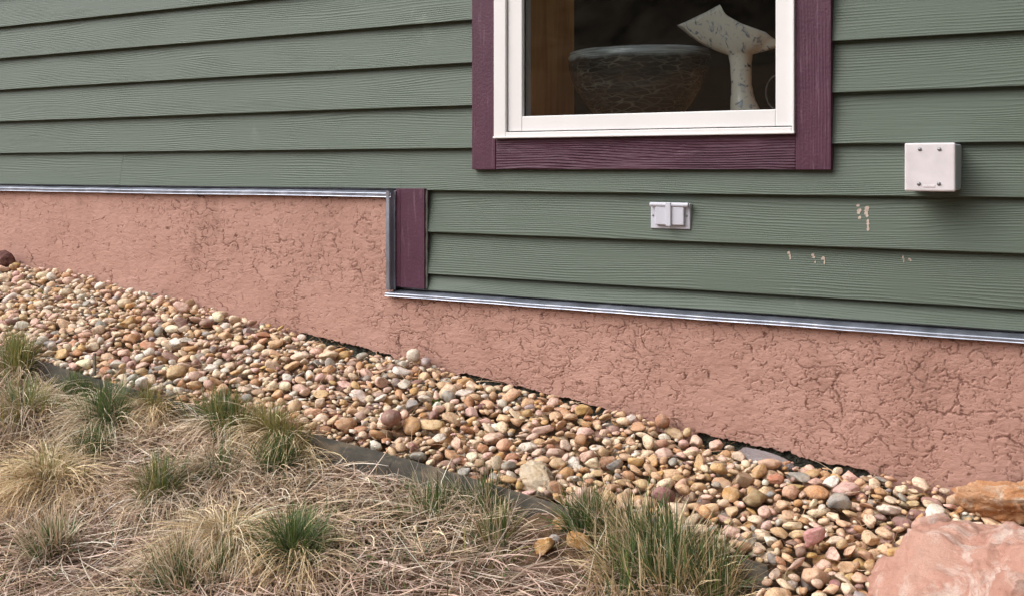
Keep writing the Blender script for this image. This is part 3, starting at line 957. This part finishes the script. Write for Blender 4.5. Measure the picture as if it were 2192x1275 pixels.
p = on_plane(2150, 1200, .1)
rock("boulder", "large pink boulder with white patches in the bottom right corner of the gravel", "boulder", p + Vector((.084, -.055, -.122)), (.33, .30, .23), .35, pink, 7, .85, 9, .14, .030, seed=23, tilt=(.22, .20), ledges=.022)
p = W(2150, 1060, -.115)
rock("rust_rock", "long rust brown and ochre rock lying against the stucco behind the pink boulder", "rock", p + Vector((.03, 0, -.012)), (.135, .056, .046), .05, rustm, 6, .8, 7, .20, .05, seed=5, tilt=(0, -.03), ledges=.014)
p = on_plane(1147, 1034, .01)
rock("quartz_rock", "large cream quartz rock with tan veins at the edging beside green sprigs", "rock", p + Vector((0, .02, .0)), (.074, .05, .042), -.45, quartz, 5, .95, 9, .10, .05, seed=8, tilt=(.1, .18), ledges=.010)
p = on_plane(1622, 985, 0)
rock("slate_slab", "flat lavender grey slab lying against the gap at the foot of the wall", "rock", p + Vector((.0, .004, .004)), (.088, .036, .011), .04, slate, 5, .9, 8, .08, .03, seed=4, tilt=(.30, .12))
p = W(2, 548, -.10)
rock("maroon_rock", "dark maroon rock against the stucco at the left edge of the gravel", "rock", p + Vector((0, 0, -.02)), (.055, .04, .042), .3, maroon, 4, .8, 7, .12, .05, seed=9)
for (px, py, sz, sd, nm, lab, mt) in ((1165, 1178, (.034, .024, .022), 31, "orange_rock", "ochre rock half buried in bare soil, left of the pale grey pebble", orange),
                                      (1238, 1172, (.034, .025, .024), 33, "orange_rock", "bright orange rock half buried in bare soil beside the tall green grass", orange),
                                      (1200, 1128, (.026, .018, .014), 35, "orange_rock", "flat orange and white rock above the two ochre rocks in bare soil", orange),
                                      (1995, 1142, (.050, .034, .030), 37, "pink_rock", "pale pink and white stone touching the upper left side of the pink boulder", pink)):
    g = on_ground(px, py)
    if nm == "pink_rock":
        g = on_plane(px, py, .0)
    rock(nm, lab, "rock", Vector(g) + Vector((0, 0, sz[2] * .55)), sz, rng.uniform(0, 3), mt, 4, .85, 8, .12, .04, seed=sd)
g = on_ground(1187, 1160)
o = rock("grey_pebble", "pale grey pebble in bare soil between the two ochre rocks", "pebble", Vector(g) + Vector((0, 0, .008)), (.014, .011, .010), .4, M['stone'], 3, .4, 4, .05, .01, seed=40, colors=(.50, .50, .52))

# river stones: dropped one by one on a height map, so that they pile and touch
RES = .005
GX0, GX1, GY0 = -5.0, .42, -1.25
NXg, NYg = int((GX1 - GX0) / RES), int(-GY0 / RES)
cxs = GX0 + (np.arange(NXg) + .5) * RES
cys = GY0 + (np.arange(NYg) + .5) * RES
CX, CY = np.meshgrid(cxs, cys, indexing='ij')
hm = np.full((NXg, NYg), -.050)
own = np.full((NXg, NYg), -1, int)
ey = edge_y(cxs)
inside = (CY > ey[:, None] + .006) & (CY < -.048)
hm[CY > -.046] = .5
hm[(CY <= ey[:, None] + .004)] = .03                          # the edging keeps the stones in
hm[(cxs > XEND)[:, None] & (CY <= ey[:, None] + .004)] = -.06
target = .010 * fbm(CX * 2.4, CY * 3.0, 5, 3) - .016 * gapmask(cxs)[:, None] * sstep(-.16, -.06, CY)
PAL = {
    'cream': ((.76, .575, .40), .05), 'tan': ((.65, .41, .235), .05), 'ochre': ((.54, .30, .115), .05), 'pink': ((.68, .43, .345), .045),
    'white': ((.74, .66, .57), .04), 'grey': ((.27, .25, .24), .04), 'purple': ((.25, .115, .10), .03), 'rust': ((.44, .19, .085), .04), 'brown': ((.30, .175, .095), .03)}
names = list(PAL)
pl = np.array([.36, .15, .06, .21, .18, .045, .04, .03, .02])
pr = np.array([.22, .31, .15, .13, .06, .055, .045, .05, .02])
stones = []
NTRY = 7
inx = np.argwhere(inside & (CX > -4.75))
def drop(a, col, xy=None):
    ang = rng.uniform(0, 2 * math.pi)
    tl = rng.normal(0, .33, 2)
    R = (Matrix.Rotation(ang, 3, 'Z'))
    R = np.array(Matrix.Rotation(tl[0], 3, 'X') @ Matrix.Rotation(tl[1], 3, 'Y') @ R)
    A = R @ np.diag(1 / a ** 2) @ R.T
    rad = int(math.ceil(a.max() / RES))
    k = np.arange(-rad, rad + 1) * RES
    dx, dy = np.meshgrid(k, k, indexing='ij')
    bq = A[0, 2] * dx + A[1, 2] * dy
    cq = A[0, 0] * dx * dx + 2 * A[0, 1] * dx * dy + A[1, 1] * dy * dy - 1
    disc = bq * bq - A[2, 2] * cq
    ok = disc > 0
    if ok.sum() < 3:
        return
    sq = np.sqrt(np.maximum(disc, 0))
    lo, hi = (-bq - sq) / A[2, 2], (-bq + sq) / A[2, 2]
    best = None
    for _ in range(NTRY if xy is None else 1):
        if xy is None:
            i, j = inx[rng.integers(len(inx))]
        else:
            i, j = int((xy[0] - GX0) / RES), int((xy[1] - GY0) / RES)
        if i - rad < 0 or j - rad < 0 or i + rad >= NXg or j + rad >= NYg:
            continue
        win_ = hm[i-rad:i+rad+1, j-rad:j+rad+1]
        gap = (win_ - lo)[ok]
        z = np.partition(gap, int(len(gap) * .93))[int(len(gap) * .93)]
        if gap.max() - z > .02:
            continue
        s_ = z - target[i, j]
        if best is None or s_ < best[0]:
            best = (s_, z, i, j)
    if best is None:
        return
    s_, z, i, j = best
    if s_ > .016 + .5 * a.min() and xy is None:
        return
    sl_h, sl_o = hm[i-rad:i+rad+1, j-rad:j+rad+1], own[i-rad:i+rad+1, j-rad:j+rad+1]
    up = ok & (z + hi > sl_h)
    sl_h[up] = (z + hi)[up]
    sl_o[up] = len(stones)
    stones.append((cxs[i], cys[j], z, R, a, col))
def pick_col(x_hint):
    t = float(np.clip((x_hint + 3.6) / 2.6, 0, 1))
    pr_ = pl * (1 - t) + pr * t
    return names[int(rng.choice(len(names), p=pr_ / pr_.sum()))]
N_ST = 17500
for q_ in range(N_ST):
    base = float(np.clip(rng.lognormal(math.log(.0168), .36), .0080, .032))
    a = base * np.array([1.0, rng.uniform(.55, .92), rng.uniform(.36, .72) if rng.random() > .22 else rng.uniform(.22, .36)])
    drop(a, None)
for q_ in range(7000):                                        # chips and grit that fill the hollows
    base = float(rng.uniform(.0042, .0088))
    drop(base * np.array([1.0, rng.uniform(.55, .95), rng.uniform(.4, .8)]), None)
# a few that the photo singles out
special = [((904, 778), (.022, .021, .020), (.62, .52, .42), "round cream stone resting at the foot of the wall, beside a grey one"),
           ((938, 780), (.026, .016, .013), (.34, .31, .29), "grey stone lying against the round cream stone by the wall"),
           ((838, 934), (.034, .024, .021), (.225, .10, .095), "big smooth purple brown stone beside the steel edging"),
           ((1442, 905), (.030, .020, .019), (.40, .16, .075), "rust red stone wedged under the ragged foot of the stucco"),
           ((1740, 1192), (.030, .016, .017), (.50, .19, .17), "jagged red and pink stone low in the gravel, left of the boulder")]
sp_idx = {}
for (pp_, a, colr, lab) in special:
    g = on_plane(*pp_, .0)
    g.y = min(g.y, -.046 - max(a) - .006)
    n0 = len(stones)
    drop(np.array(a), colr, (g[0], g[1]))
    if len(stones) > n0:
        sp_idx[n0] = lab
cnt = np.bincount(own[own >= 0].ravel(), minlength=len(stones))
print("stones", len(stones), "visible", int((cnt > 6).sum()), "mean level", float(hm[inside].mean()))
def to_px(x, y, z):
    vx, vy, vz = x, y + D, z - H
    dep = -_s * vx + _c * vy
    return 1096 + F * (_c * vx + _s * vy) / dep, 360 - F * vz / dep, dep
shear = np.array([[1, 0, 0], [0, 1, 0], [0, 0, 1]], float)
cand = []
for i, (x, y, z, R, a, col) in enumerate(stones):
    if cnt[i] <= 3 and i not in sp_idx:
        continue
    zz = float(plane(x, y)) + z
    px, py, dep = to_px(x, y, zz)
    if dep < .5:
        continue
    vis = cnt[i] * RES * RES * F * F / dep ** 2 if (-30 < px < 2220 and py < 1300) else 0
    cand.append((vis + (1e6 if i in sp_idx else 0), i, zz))
cand.sort(reverse=True)
KINDS = {'cream': "larger cream river stone lying in the gravel bed", 'tan': "larger tan river stone lying in the gravel bed", 'ochre': "larger ochre yellow river stone lying in the gravel bed",
         'pink': "larger dusty pink river stone lying in the gravel bed", 'white': "larger whitish river stone lying in the gravel bed", 'grey': "larger dark grey river stone lying in the gravel bed",
         'purple': "larger purple brown river stone lying in the gravel bed", 'rust': "larger rust red river stone lying in the gravel bed", 'brown': "larger dull brown river stone lying in the gravel bed"}
fine = [stone_shape(3, np.random.default_rng(500 + i), rng.uniform(.75, 1.05), int(rng.integers(5, 13)), rng.uniform(.06, .2)) for i in range(50)]
small = [stone_shape(1, np.random.default_rng(300 + i), rng.uniform(.4, .9), int(rng.integers(2, 6)), rng.uniform(.08, .2)) for i in range(30)]
variants = [stone_shape(2, np.random.default_rng(100 + i), rng.uniform(.5, 1.0), int(rng.integers(4, 11)), rng.uniform(.06, .22)) for i in range(60)]
mv, mf, mc = [], [], []
nb = 0
tiltP = lambda x: None
for rank, (vis, i, zz) in enumerate(cand):
    x, y, z, R, a, col = stones[i]
    kind = pick_col(x)
    cl = np.array(PAL[kind][0]) if col is None else np.array(col)
    cl = np.clip(cl * (1 + rng.normal(0, .10)) + rng.normal(0, PAL[kind][1] * .45, 3) * np.array([1, .8, .6]), .03, .8)
    if rank < 300:
        smooth_one = i in sp_idx and 'jagged' not in sp_idx[i]
        v, f = stone_shape(3, rng, .3, 2, .05) if smooth_one else stone_shape(3, rng, rng.uniform(.7, 1.08), int(rng.integers(5, 14)), rng.uniform(.06, .20))
        v = (v * a) @ R.T
        o = np_mesh("river_stone", v, f, M['stone'], None, True, np.tile(cl[None], (len(v), 1)))
        o.location = (x, y, zz)
        lab = sp_idx.get(i) or KINDS[kind]
        tag(o, lab, "stone", None if i in sp_idx else "larger river stones in the gravel bed")
    else:
        v, f = fine[int(rng.integers(len(fine)))] if vis > 600 else variants[int(rng.integers(len(variants)))] if vis > 220 else small[int(rng.integers(len(small)))]
        v = (v * a) @ R.T + np.array([x, y, zz])
        mv.append(v); mf.append(f + nb); mc.append(np.tile(cl[None], (len(v), 1)))
        nb += len(v)
tag(np_mesh("gravel", np.concatenate(mv), np.concatenate(mf), M['stone'], None, True, np.concatenate(mc)), "bed of smaller rounded river gravel between the stucco wall and the steel edging", "gravel", kind="stuff")

# ------------------------------------------------------------------ steel edging
ed = empty("landscape_edging", tuple(Vector((_E[9, 0], _E[9, 1], float(plane(_E[9, 0], _E[9, 1])) - .1))))
tag(ed, "dark weathered steel edging strip between the gravel and the dry grass", "edging")
exs = np.linspace(-5.2, XEND, 300)
eyv = edge_y(exs)
eyv = np.convolve(np.pad(eyv, 20, mode='reflect', reflect_type='odd'), np.ones(41) / 41, 'valid')
etop = plane(exs, eyv) + .014 + .003 * pn(exs * 3, .5, .5)
th_ = .0035
v = []
for x, y, z in zip(exs, eyv, etop):
    v += [(x, y + th_ / 2, z - .15), (x, y + th_ / 2, z), (x, y - th_ / 2, z), (x, y - th_ / 2 + .004, z - .15)]
f = [(i*4+j, i*4+(j+1) % 4, (i+1)*4+(j+1) % 4, (i+1)*4+j) for i in range(len(exs)-1) for j in range(4)]
mb = MB(); mb.add(v, f)
local(mb, ed).build("edging_strip", M['edging'], ed)
x, y, z = exs[-1], eyv[-1], etop[-1]
mb = MB()                                                     # the bent end piece turned towards the lawn
pe = on_plane(1598, 1196, .014); pq = on_plane(1646, 1214, .014)
pe.z, pq.z = z + .006, z - .002
dv = (pq - pe); nrm = Vector((dv.y, -dv.x, 0)).normalized() * .0035
base_pts = [pe + Vector((0, -.012, 0)), pe * .35 + pq * .65 + Vector((0, -.018, 0)), pq + Vector((.004, -.012, -.004)), pq + Vector((.006, .004, -.004))]
v = []
for b in base_pts:
    v += [b + Vector((0, 0, -.16)), b, b + nrm, b + nrm + Vector((0, 0, -.16))]
mb.add(v, [(i*4+j, i*4+(j+1) % 4, (i+1)*4+(j+1) % 4, (i+1)*4+j) for i in range(3) for j in range(4)] + [(0, 1, 2, 3), (15, 14, 13, 12)])
local(mb, ed).build("edging_end", M['edging'], ed, bevel=.001)
sp_ = on_plane(207, 815, .0)
mb = MB()
mb.box(sp_.x - .004, sp_.x + .004, sp_.y - .010, sp_.y - .004, sp_.z - .1, sp_.z + .085)
local(mb, ed).build("stake", M['edging'], ed, bevel=.001)

# ------------------------------------------------------------------ grass
SEG = 4
def blades(base, az, tilt, droop, L, wd, c0, c1, curl=None, lift=.003, seg=SEG):
    """Curved ribbons. base (N,3); az heading, tilt from upright, droop added along the blade."""
    N = len(base)
    az, tilt, droop, L, wd = [np.broadcast_to(np.asarray(q_, float), (N,)) for q_ in (az, tilt, droop, L, wd)]
    curl = np.zeros(N) if curl is None else curl
    lift = np.broadcast_to(np.asarray(lift, float), (N,))
    P = base.astype(float).copy()
    tw = rng.uniform(-.9, .9, N)
    V = np.empty((N, seg + 1, 2, 3))
    C = np.empty((N, seg + 1, 2, 3))
    for k in range(seg + 1):
        t = k / seg
        a = az + curl * t
        tl = tilt + droop * t
        h = np.stack([np.cos(a), np.sin(a)], -1)
        side = np.stack([-np.sin(a) * np.cos(tw), np.cos(a) * np.cos(tw), np.sin(tw)], -1)
        hw = (wd * .5 * (1 - .85 * t ** 2.2))[:, None]
        g = ground_z(P[:, 0], P[:, 1]) + lift
        P[:, 2] = np.maximum(P[:, 2], g)
        V[:, k, 0] = P - side * hw
        V[:, k, 1] = P + side * hw
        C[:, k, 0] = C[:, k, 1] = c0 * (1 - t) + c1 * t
        st_ = (L / seg)[:, None]
        P = P + st_ * np.concatenate([h * np.sin(tl)[:, None], np.cos(tl)[:, None]], -1)
    i = np.arange(N)[:, None] * (seg + 1) * 2 + np.arange(seg)[None] * 2
    Fc = np.stack([i, i + 1, i + 3, i + 2], -1).reshape(-1, 4)
    return V.reshape(-1, 3), Fc, C.reshape(-1, 3)
def join(parts):
    v, f, c, n_ = [], [], [], 0
    for a, b, d in parts:
        v.append(a); f.append(b + n_); c.append(d)
        n_ += len(a)
    return np.concatenate(v), np.concatenate(f), np.concatenate(c)
def tint(cols, wts, N, var=.16):
    cols = np.array(cols)
    c = cols[rng.choice(len(cols), N, p=np.array(wts) / sum(wts))]
    return np.clip(c * np.exp(rng.normal(0, var, N))[:, None], .01, .85)
STRAW = [(.72, .57, .40), (.62, .48, .34), (.52, .40, .31), (.70, .58, .46), (.36, .26, .18), (.82, .71, .57)]
PINKY = [(.68, .50, .40), (.57, .41, .33), (.46, .335, .28), (.80, .65, .55), (.28, .19, .15), (.56, .46, .40)]
GREEN = [(.10, .155, .040), (.065, .115, .034), (.135, .18, .05), (.085, .135, .060)]
OLIVE = [(.26, .235, .08), (.34, .29, .11), (.18, .19, .06)]

def lawn_pts(N, x0=-4.4, x1=-.2, y0=-2.1):
    x = rng.uniform(x0, x1, N)
    y = rng.uniform(y0, -.3, N)
    k = y < edge_y(x) - .012
    k &= ~((x > XEND + .02))
    x, y = x[k], y[k]
    bare = np.array(on_ground(1200, 1160))
    d = np.hypot((x - bare[0]) / .15, (y - bare[1]) / .10)
    k = (d > 1) | (rng.random(len(x)) < .05)
    return x[k], y[k]
# matted dead straw
x, y = lawn_pts(62000)
N = len(x)
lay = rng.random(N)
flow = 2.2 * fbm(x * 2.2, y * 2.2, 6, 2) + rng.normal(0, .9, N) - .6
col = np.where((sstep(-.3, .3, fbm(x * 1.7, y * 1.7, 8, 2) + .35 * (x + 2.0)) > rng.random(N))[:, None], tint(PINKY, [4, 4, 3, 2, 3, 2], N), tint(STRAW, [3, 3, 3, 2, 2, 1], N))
col *= (.72 + .60 * lay)[:, None]  # the mat's shade put into colour: lower straws darker, top ones lighter
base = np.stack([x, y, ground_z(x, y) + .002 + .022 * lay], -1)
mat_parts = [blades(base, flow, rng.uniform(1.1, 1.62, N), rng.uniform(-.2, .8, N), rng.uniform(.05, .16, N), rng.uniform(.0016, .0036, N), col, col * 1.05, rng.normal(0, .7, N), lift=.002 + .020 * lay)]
# stray stalks standing out of the mat
x, y = lawn_pts(11000)
N = len(x)
col = tint(PINKY + STRAW, [2]*12, N)
base = np.stack([x, y, ground_z(x, y) + .004], -1)
mat_parts.append(blades(base, rng.uniform(0, 6.28, N), rng.uniform(.5, 1.4, N), rng.uniform(-.2, .9, N), rng.uniform(.05, .17, N), rng.uniform(.0016, .0032, N), col, col * 1.15, rng.normal(0, .5, N)))
# thicker pale stems lying across
x, y = lawn_pts(3600)
N = len(x)
col = tint([(.72, .58, .46), (.80, .69, .58), (.58, .44, .34)], [1, 1, 1], N)
base = np.stack([x, y, ground_z(x, y) + .026], -1)
mat_parts.append(blades(base, rng.uniform(0, 6.28, N), rng.uniform(1.30, 1.6, N), rng.uniform(-.1, .25, N), rng.uniform(.05, .17, N), rng.uniform(.0020, .0038, N), col, col, rng.normal(0, .3, N), lift=.026))
v, f, c = join(mat_parts)
tag(np_mesh("dry_grass", v, f, M['blade'], None, True, c), "matted dead straw covering the ground below the edging", "dry grass", kind="stuff")
# thin green shoots through the mat, low and sparse
x, y = lawn_pts(17000)
k = (fbm(x * 4.1, y * 4.1, 14, 2) + .22 * (x + 1.9)) > .14
x, y = x[k], y[k]
N = len(x)
col = tint(GREEN + OLIVE, [3, 3, 2, 3, 1, 1, 1], N)
base = np.stack([x, y, ground_z(x, y) + .006], -1)
v, f, c = blades(base, rng.uniform(0, 6.28, N), rng.uniform(.3, 1.3, N), rng.uniform(-.1, .9, N), rng.uniform(.035, .095, N), rng.uniform(.0018, .0036, N), col, col * 1.2, rng.normal(0, .4, N))
tag(np_mesh("green_grass", v, f, M['blade'], None, True, c), "short green shoots coming up through the dead straw", "grass", kind="stuff")

def tussock(label, px, py, rad, n_dry, n_green, dryL, grnL, spread=1.0, lean=(-1.75, .62), green_tilt=.55, dry_cols=None, green_cols=None, name="grass_tussock", mound=.0, ell=1.0, wide=1.0, thatch=True):
    g = on_ground(px, py)
    parts = []
    n_dry, n_green = int(n_dry * .80), int(n_green * 1.0)
    if thatch:
        rad, dryL, grnL = rad * 1.15, (dryL[0] * .8, dryL[1] * 1.0), (grnL[0] * .9, grnL[1] * .95)
    for n_, Lr, kind in ((n_dry, dryL, 'd'), (n_green, grnL, 'g')):
        if not n_:
            continue
        r = rad * np.sqrt(rng.random(n_)) * (1.0 if kind == 'd' else .78)
        a = rng.uniform(0, 2 * math.pi, n_)
        jit = 1 + .35 * np.sin(a * 3 + px) + .2 * np.sin(a * 7 + py)
        bx, by = g[0] + r * np.cos(a) * ell * jit, g[1] + r * np.sin(a) * jit
        keep = by < edge_y(bx) - .004
        by = np.where(keep, by, edge_y(bx) - .006 - .03 * rng.random(n_))
        rr = r / rad
        bz = ground_z(bx, by) + .004 + mound * 1.25 * (1 - rr ** 2)
        # blades grow in wisps: neighbours share a heading
        az = a + 1.1 * pn(bx * 38, by * 38, px * .1) + rng.normal(0, .35, n_)
        if lean is not None and (kind == 'd' or not thatch):
            wgt = rng.random(n_) * lean[1]
            az = np.arctan2(np.sin(az) * (1 - wgt) + math.sin(lean[0]) * wgt, np.cos(az) * (1 - wgt) + math.cos(lean[0]) * wgt)
        L = rng.uniform(Lr[0], Lr[1], n_) * (1 + .25 * pn(bx * 50, by * 50, 3.3))
        if kind == 'd':
            cc = tint(dry_cols or STRAW, [1] * len(dry_cols or STRAW), n_)
            if thatch:
                tl = np.clip(.75 + .65 * rr * spread + .35 * pn(bx * 42, by * 42, 7.7) + rng.normal(0, .25, n_), 0, 1.7)
                dr = rng.uniform(.9, 2.3, n_) * spread
            else:
                tl = np.clip(.10 + .55 * rr + rng.normal(0, .32, n_), -.4, 1.5)
                dr = rng.uniform(-.1, 1.1, n_)
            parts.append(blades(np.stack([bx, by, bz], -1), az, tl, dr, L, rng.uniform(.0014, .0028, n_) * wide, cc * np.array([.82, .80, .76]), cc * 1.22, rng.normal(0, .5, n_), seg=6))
        else:
            cc = tint(green_cols or GREEN, [1] * len(green_cols or GREEN), n_)
            tl = np.clip(green_tilt * rr + rng.normal(0, .22 if thatch else .55, n_), -1.0, 1.5)
            dr = rng.uniform(.0, 1.0, n_) * max(.35, spread * .8)
            tip = np.where((rng.random(n_) < .30)[:, None], tint(STRAW, [1] * 6, n_) * .8, cc * 1.35)
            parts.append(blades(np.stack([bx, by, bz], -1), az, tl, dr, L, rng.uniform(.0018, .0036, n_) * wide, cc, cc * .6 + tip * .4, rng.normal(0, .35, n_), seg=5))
    v, f, c = join(parts)
    o0 = np.array(g)
    o = np_mesh(name, v - o0, f, M['blade'], None, True, c)
    o.location = o0
    tag(o, label, "grass tussock", "grass tussocks on the slope")
    return o
BL = [(.72, .57, .36), (.62, .47, .28), (.76, .62, .42), (.54, .40, .25)]
HAIR = [(.80, .68, .49), (.72, .58, .40), (.64, .52, .38), (.74, .64, .52)]
T = tussock
T("shaggy olive tussock at the top left corner of the grass, against the edging", 35, 812, .075, 900, 450, (.10, .19), (.09, .15), green_cols=OLIVE + GREEN[2:3], mound=.035)
T("short dark green tuft standing around the thin steel stake", 185, 848, .045, 260, 420, (.05, .12), (.05, .10), .7, green_tilt=.35)
T("broad tussock with green crown and hanging grey straw at the left edge", 50, 925, .085, 1300, 380, (.12, .22), (.06, .12), mound=.045, green_cols=GREEN[2:] + OLIVE, dry_cols=STRAW[1:5])
T("pale straw tussock swirled to one side with a green tuft on its right", 222, 925, .060, 1100, 420, (.12, .22), (.06, .13), lean=(3.5, .8), mound=.035, dry_cols=HAIR, green_cols=GREEN)
T("small dark green tuft below the swirled pale tussock", 198, 985, .040, 420, 420, (.10, .18), (.05, .09), mound=.01, dry_cols=HAIR)
T("big fluffy blond tussock without green near the left edge", 95, 1060, .085, 1700, 120, (.11, .20), (.06, .10), mound=.035, dry_cols=BL, green_cols=OLIVE)
T("blond tussock leaning over the edging between two bare stretches of steel", 362, 880, .075, 1100, 220, (.08, .16), (.05, .09), mound=.03, dry_cols=BL + STRAW[:2], green_cols=OLIVE)
T("wide olive and green tussock just below the second bare stretch of edging", 495, 940, .080, 900, 700, (.10, .19), (.06, .14), mound=.03, ell=1.25, green_cols=OLIVE + GREEN)
T("pale blond and olive tussock spilling over the gravel at the edging", 648, 925, .085, 1300, 420, (.09, .18), (.06, .12), mound=.045, dry_cols=BL, green_cols=OLIVE)
T("upright dark green tuft with stiff blades left of the long bare edging", 598, 1012, .038, 300, 420, (.08, .17), (.06, .11), .75, green_tilt=.5, mound=.01)
T("ochre tipped green tuft in the middle of the straw", 345, 1078, .055, 800, 420, (.08, .17), (.06, .12), .9, mound=.02, green_cols=OLIVE + GREEN)
T("grey straw tussock with thin green shoots right of the ochre tipped tuft", 470, 1035, .060, 700, 90, (.10, .18), (.05, .09), mound=.02, dry_cols=STRAW[2:5])
T("round green tussock with a blond fringe in the lower straw", 625, 1212, .060, 1100, 800, (.09, .19), (.05, .11), 1.15, green_tilt=1.0, mound=.03, dry_cols=BL)
T("blond drooping tussock left of the round green one", 480, 1185, .070, 1200, 60, (.11, .20), (.05, .08), mound=.035, dry_cols=BL + HAIR, green_cols=OLIVE)
T("thin green tuft low at the left among flat straw", 105, 1200, .040, 300, 170, (.07, .15), (.06, .11), .8, mound=.01, thatch=False, wide=1.25)
T("sparse green tuft at the bottom edge of the grass", 385, 1262, .050, 320, 260, (.08, .16), (.06, .11), .8, mound=.01, thatch=False, wide=1.25)
T("few green blades at the bottom right of the sparse tuft", 478, 1255, .030, 160, 110, (.07, .14), (.06, .11), .8, thatch=False, wide=1.25)
T("tall dense green grass clump at the right end of the edging", 1415, 1240, .115, 1350, 900, (.04, .15), (.04, .150), .6, green_tilt=.35, ell=1.35, dry_cols=BL, wide=1.45, thatch=False)
T("second tall green grass clump ending at the bent end of the steel edging", 1525, 1270, .050, 260, 330, (.06, .14), (.05, .14), .6, green_tilt=.3, dry_cols=BL, wide=1.4, thatch=False)
T("few tall green sprigs in front of the quartz rock", 1082, 1072, .035, 60, 70, (.06, .13), (.07, .14), .45, green_tilt=.4, thatch=False, wide=1.25)
T("dark green sprigs beside the edging right of the quartz rock", 1268, 1112, .040, 60, 100, (.06, .12), (.06, .13), .6, green_tilt=.5, thatch=False, wide=1.25)
T("low green patch hugging the edging left of the quartz rock", 1010, 1075, .070, 180, 240, (.05, .11), (.04, .08), 1.0, green_tilt=1.0, ell=1.5, thatch=False, wide=1.25)
T("sparse ochre and green tuft left of the bare soil", 1060, 1165, .045, 160, 200, (.06, .13), (.05, .10), .8, green_cols=OLIVE + GREEN, thatch=False, wide=1.25)
T("low green blades lying right of the flat orange rock", 1250, 1140, .045, 90, 150, (.05, .10), (.05, .10), 1.0, green_tilt=1.0, thatch=False, wide=1.25)
T("small green sprig in the straw below the long bare edging", 920, 1105, .055, 120, 120, (.05, .12), (.05, .09), .8, thatch=False, wide=1.25)

# dry needles and stalks lying on the gravel, and small weeds growing through it
N = 1700
x = rng.uniform(-4.6, .2, N); y = rng.uniform(-.5, -.06, N)
k = y > edge_y(x) + .02
x, y = x[k], y[k]
N = len(x)
ii = np.clip(((x - GX0) / RES).astype(int), 0, NXg - 1); jj = np.clip(((y - GY0) / RES).astype(int), 0, NYg - 1)
zz = plane(x, y) + hm[ii, jj] + .003
col = tint([(.50, .33, .20), (.42, .24, .14), (.58, .44, .30)], [1, 1, 1], N)
v, f, c = blades(np.stack([x, y, zz], -1), rng.uniform(0, 6.28, N), rng.uniform(1.0, 1.6, N), rng.uniform(-.2, .5, N), rng.uniform(.03, .10, N), rng.uniform(.0009, .0015, N), col, col * 1.1, rng.normal(0, .6, N), lift=0)
tag(np_mesh("dry_needles", v, f, M['blade'], None, True, c), "dry stalks and needles scattered over the river stones", "needles", kind="stuff")
for px, py, lab in ((92, 634, "tiny green weed in the gravel nearest the left edge"), (238, 662, "small green weed in the gravel under the stucco, right of the tiny one"),
                    (297, 748, "bright green leafy weed in the middle of the gravel above the stake"), (935, 866, "thin green weed among tan stones below the round cream stone")):
    g = on_plane(px, py, 0)
    n_ = 46
    a = rng.uniform(0, 6.28, n_)
    b = np.stack([g[0] + .012 * rng.normal(size=n_), g[1] + .008 * rng.normal(size=n_), np.full(n_, g[2] - .004)], -1)
    cc = tint([(.13, .21, .04), (.09, .16, .035)], [1, 1], n_)
    v, f, c = blades(b, a, rng.uniform(.4, 1.2, n_), rng.uniform(.2, 1.0, n_), rng.uniform(.012, .032, n_), rng.uniform(.003, .006, n_), cc, cc * 1.2, rng.normal(0, .3, n_), lift=0)
    o = np_mesh("weed", v - np.array(g), f, M['blade'], None, True, c)
    o.location = g
    tag(o, lab, "weed", "weeds in the gravel")
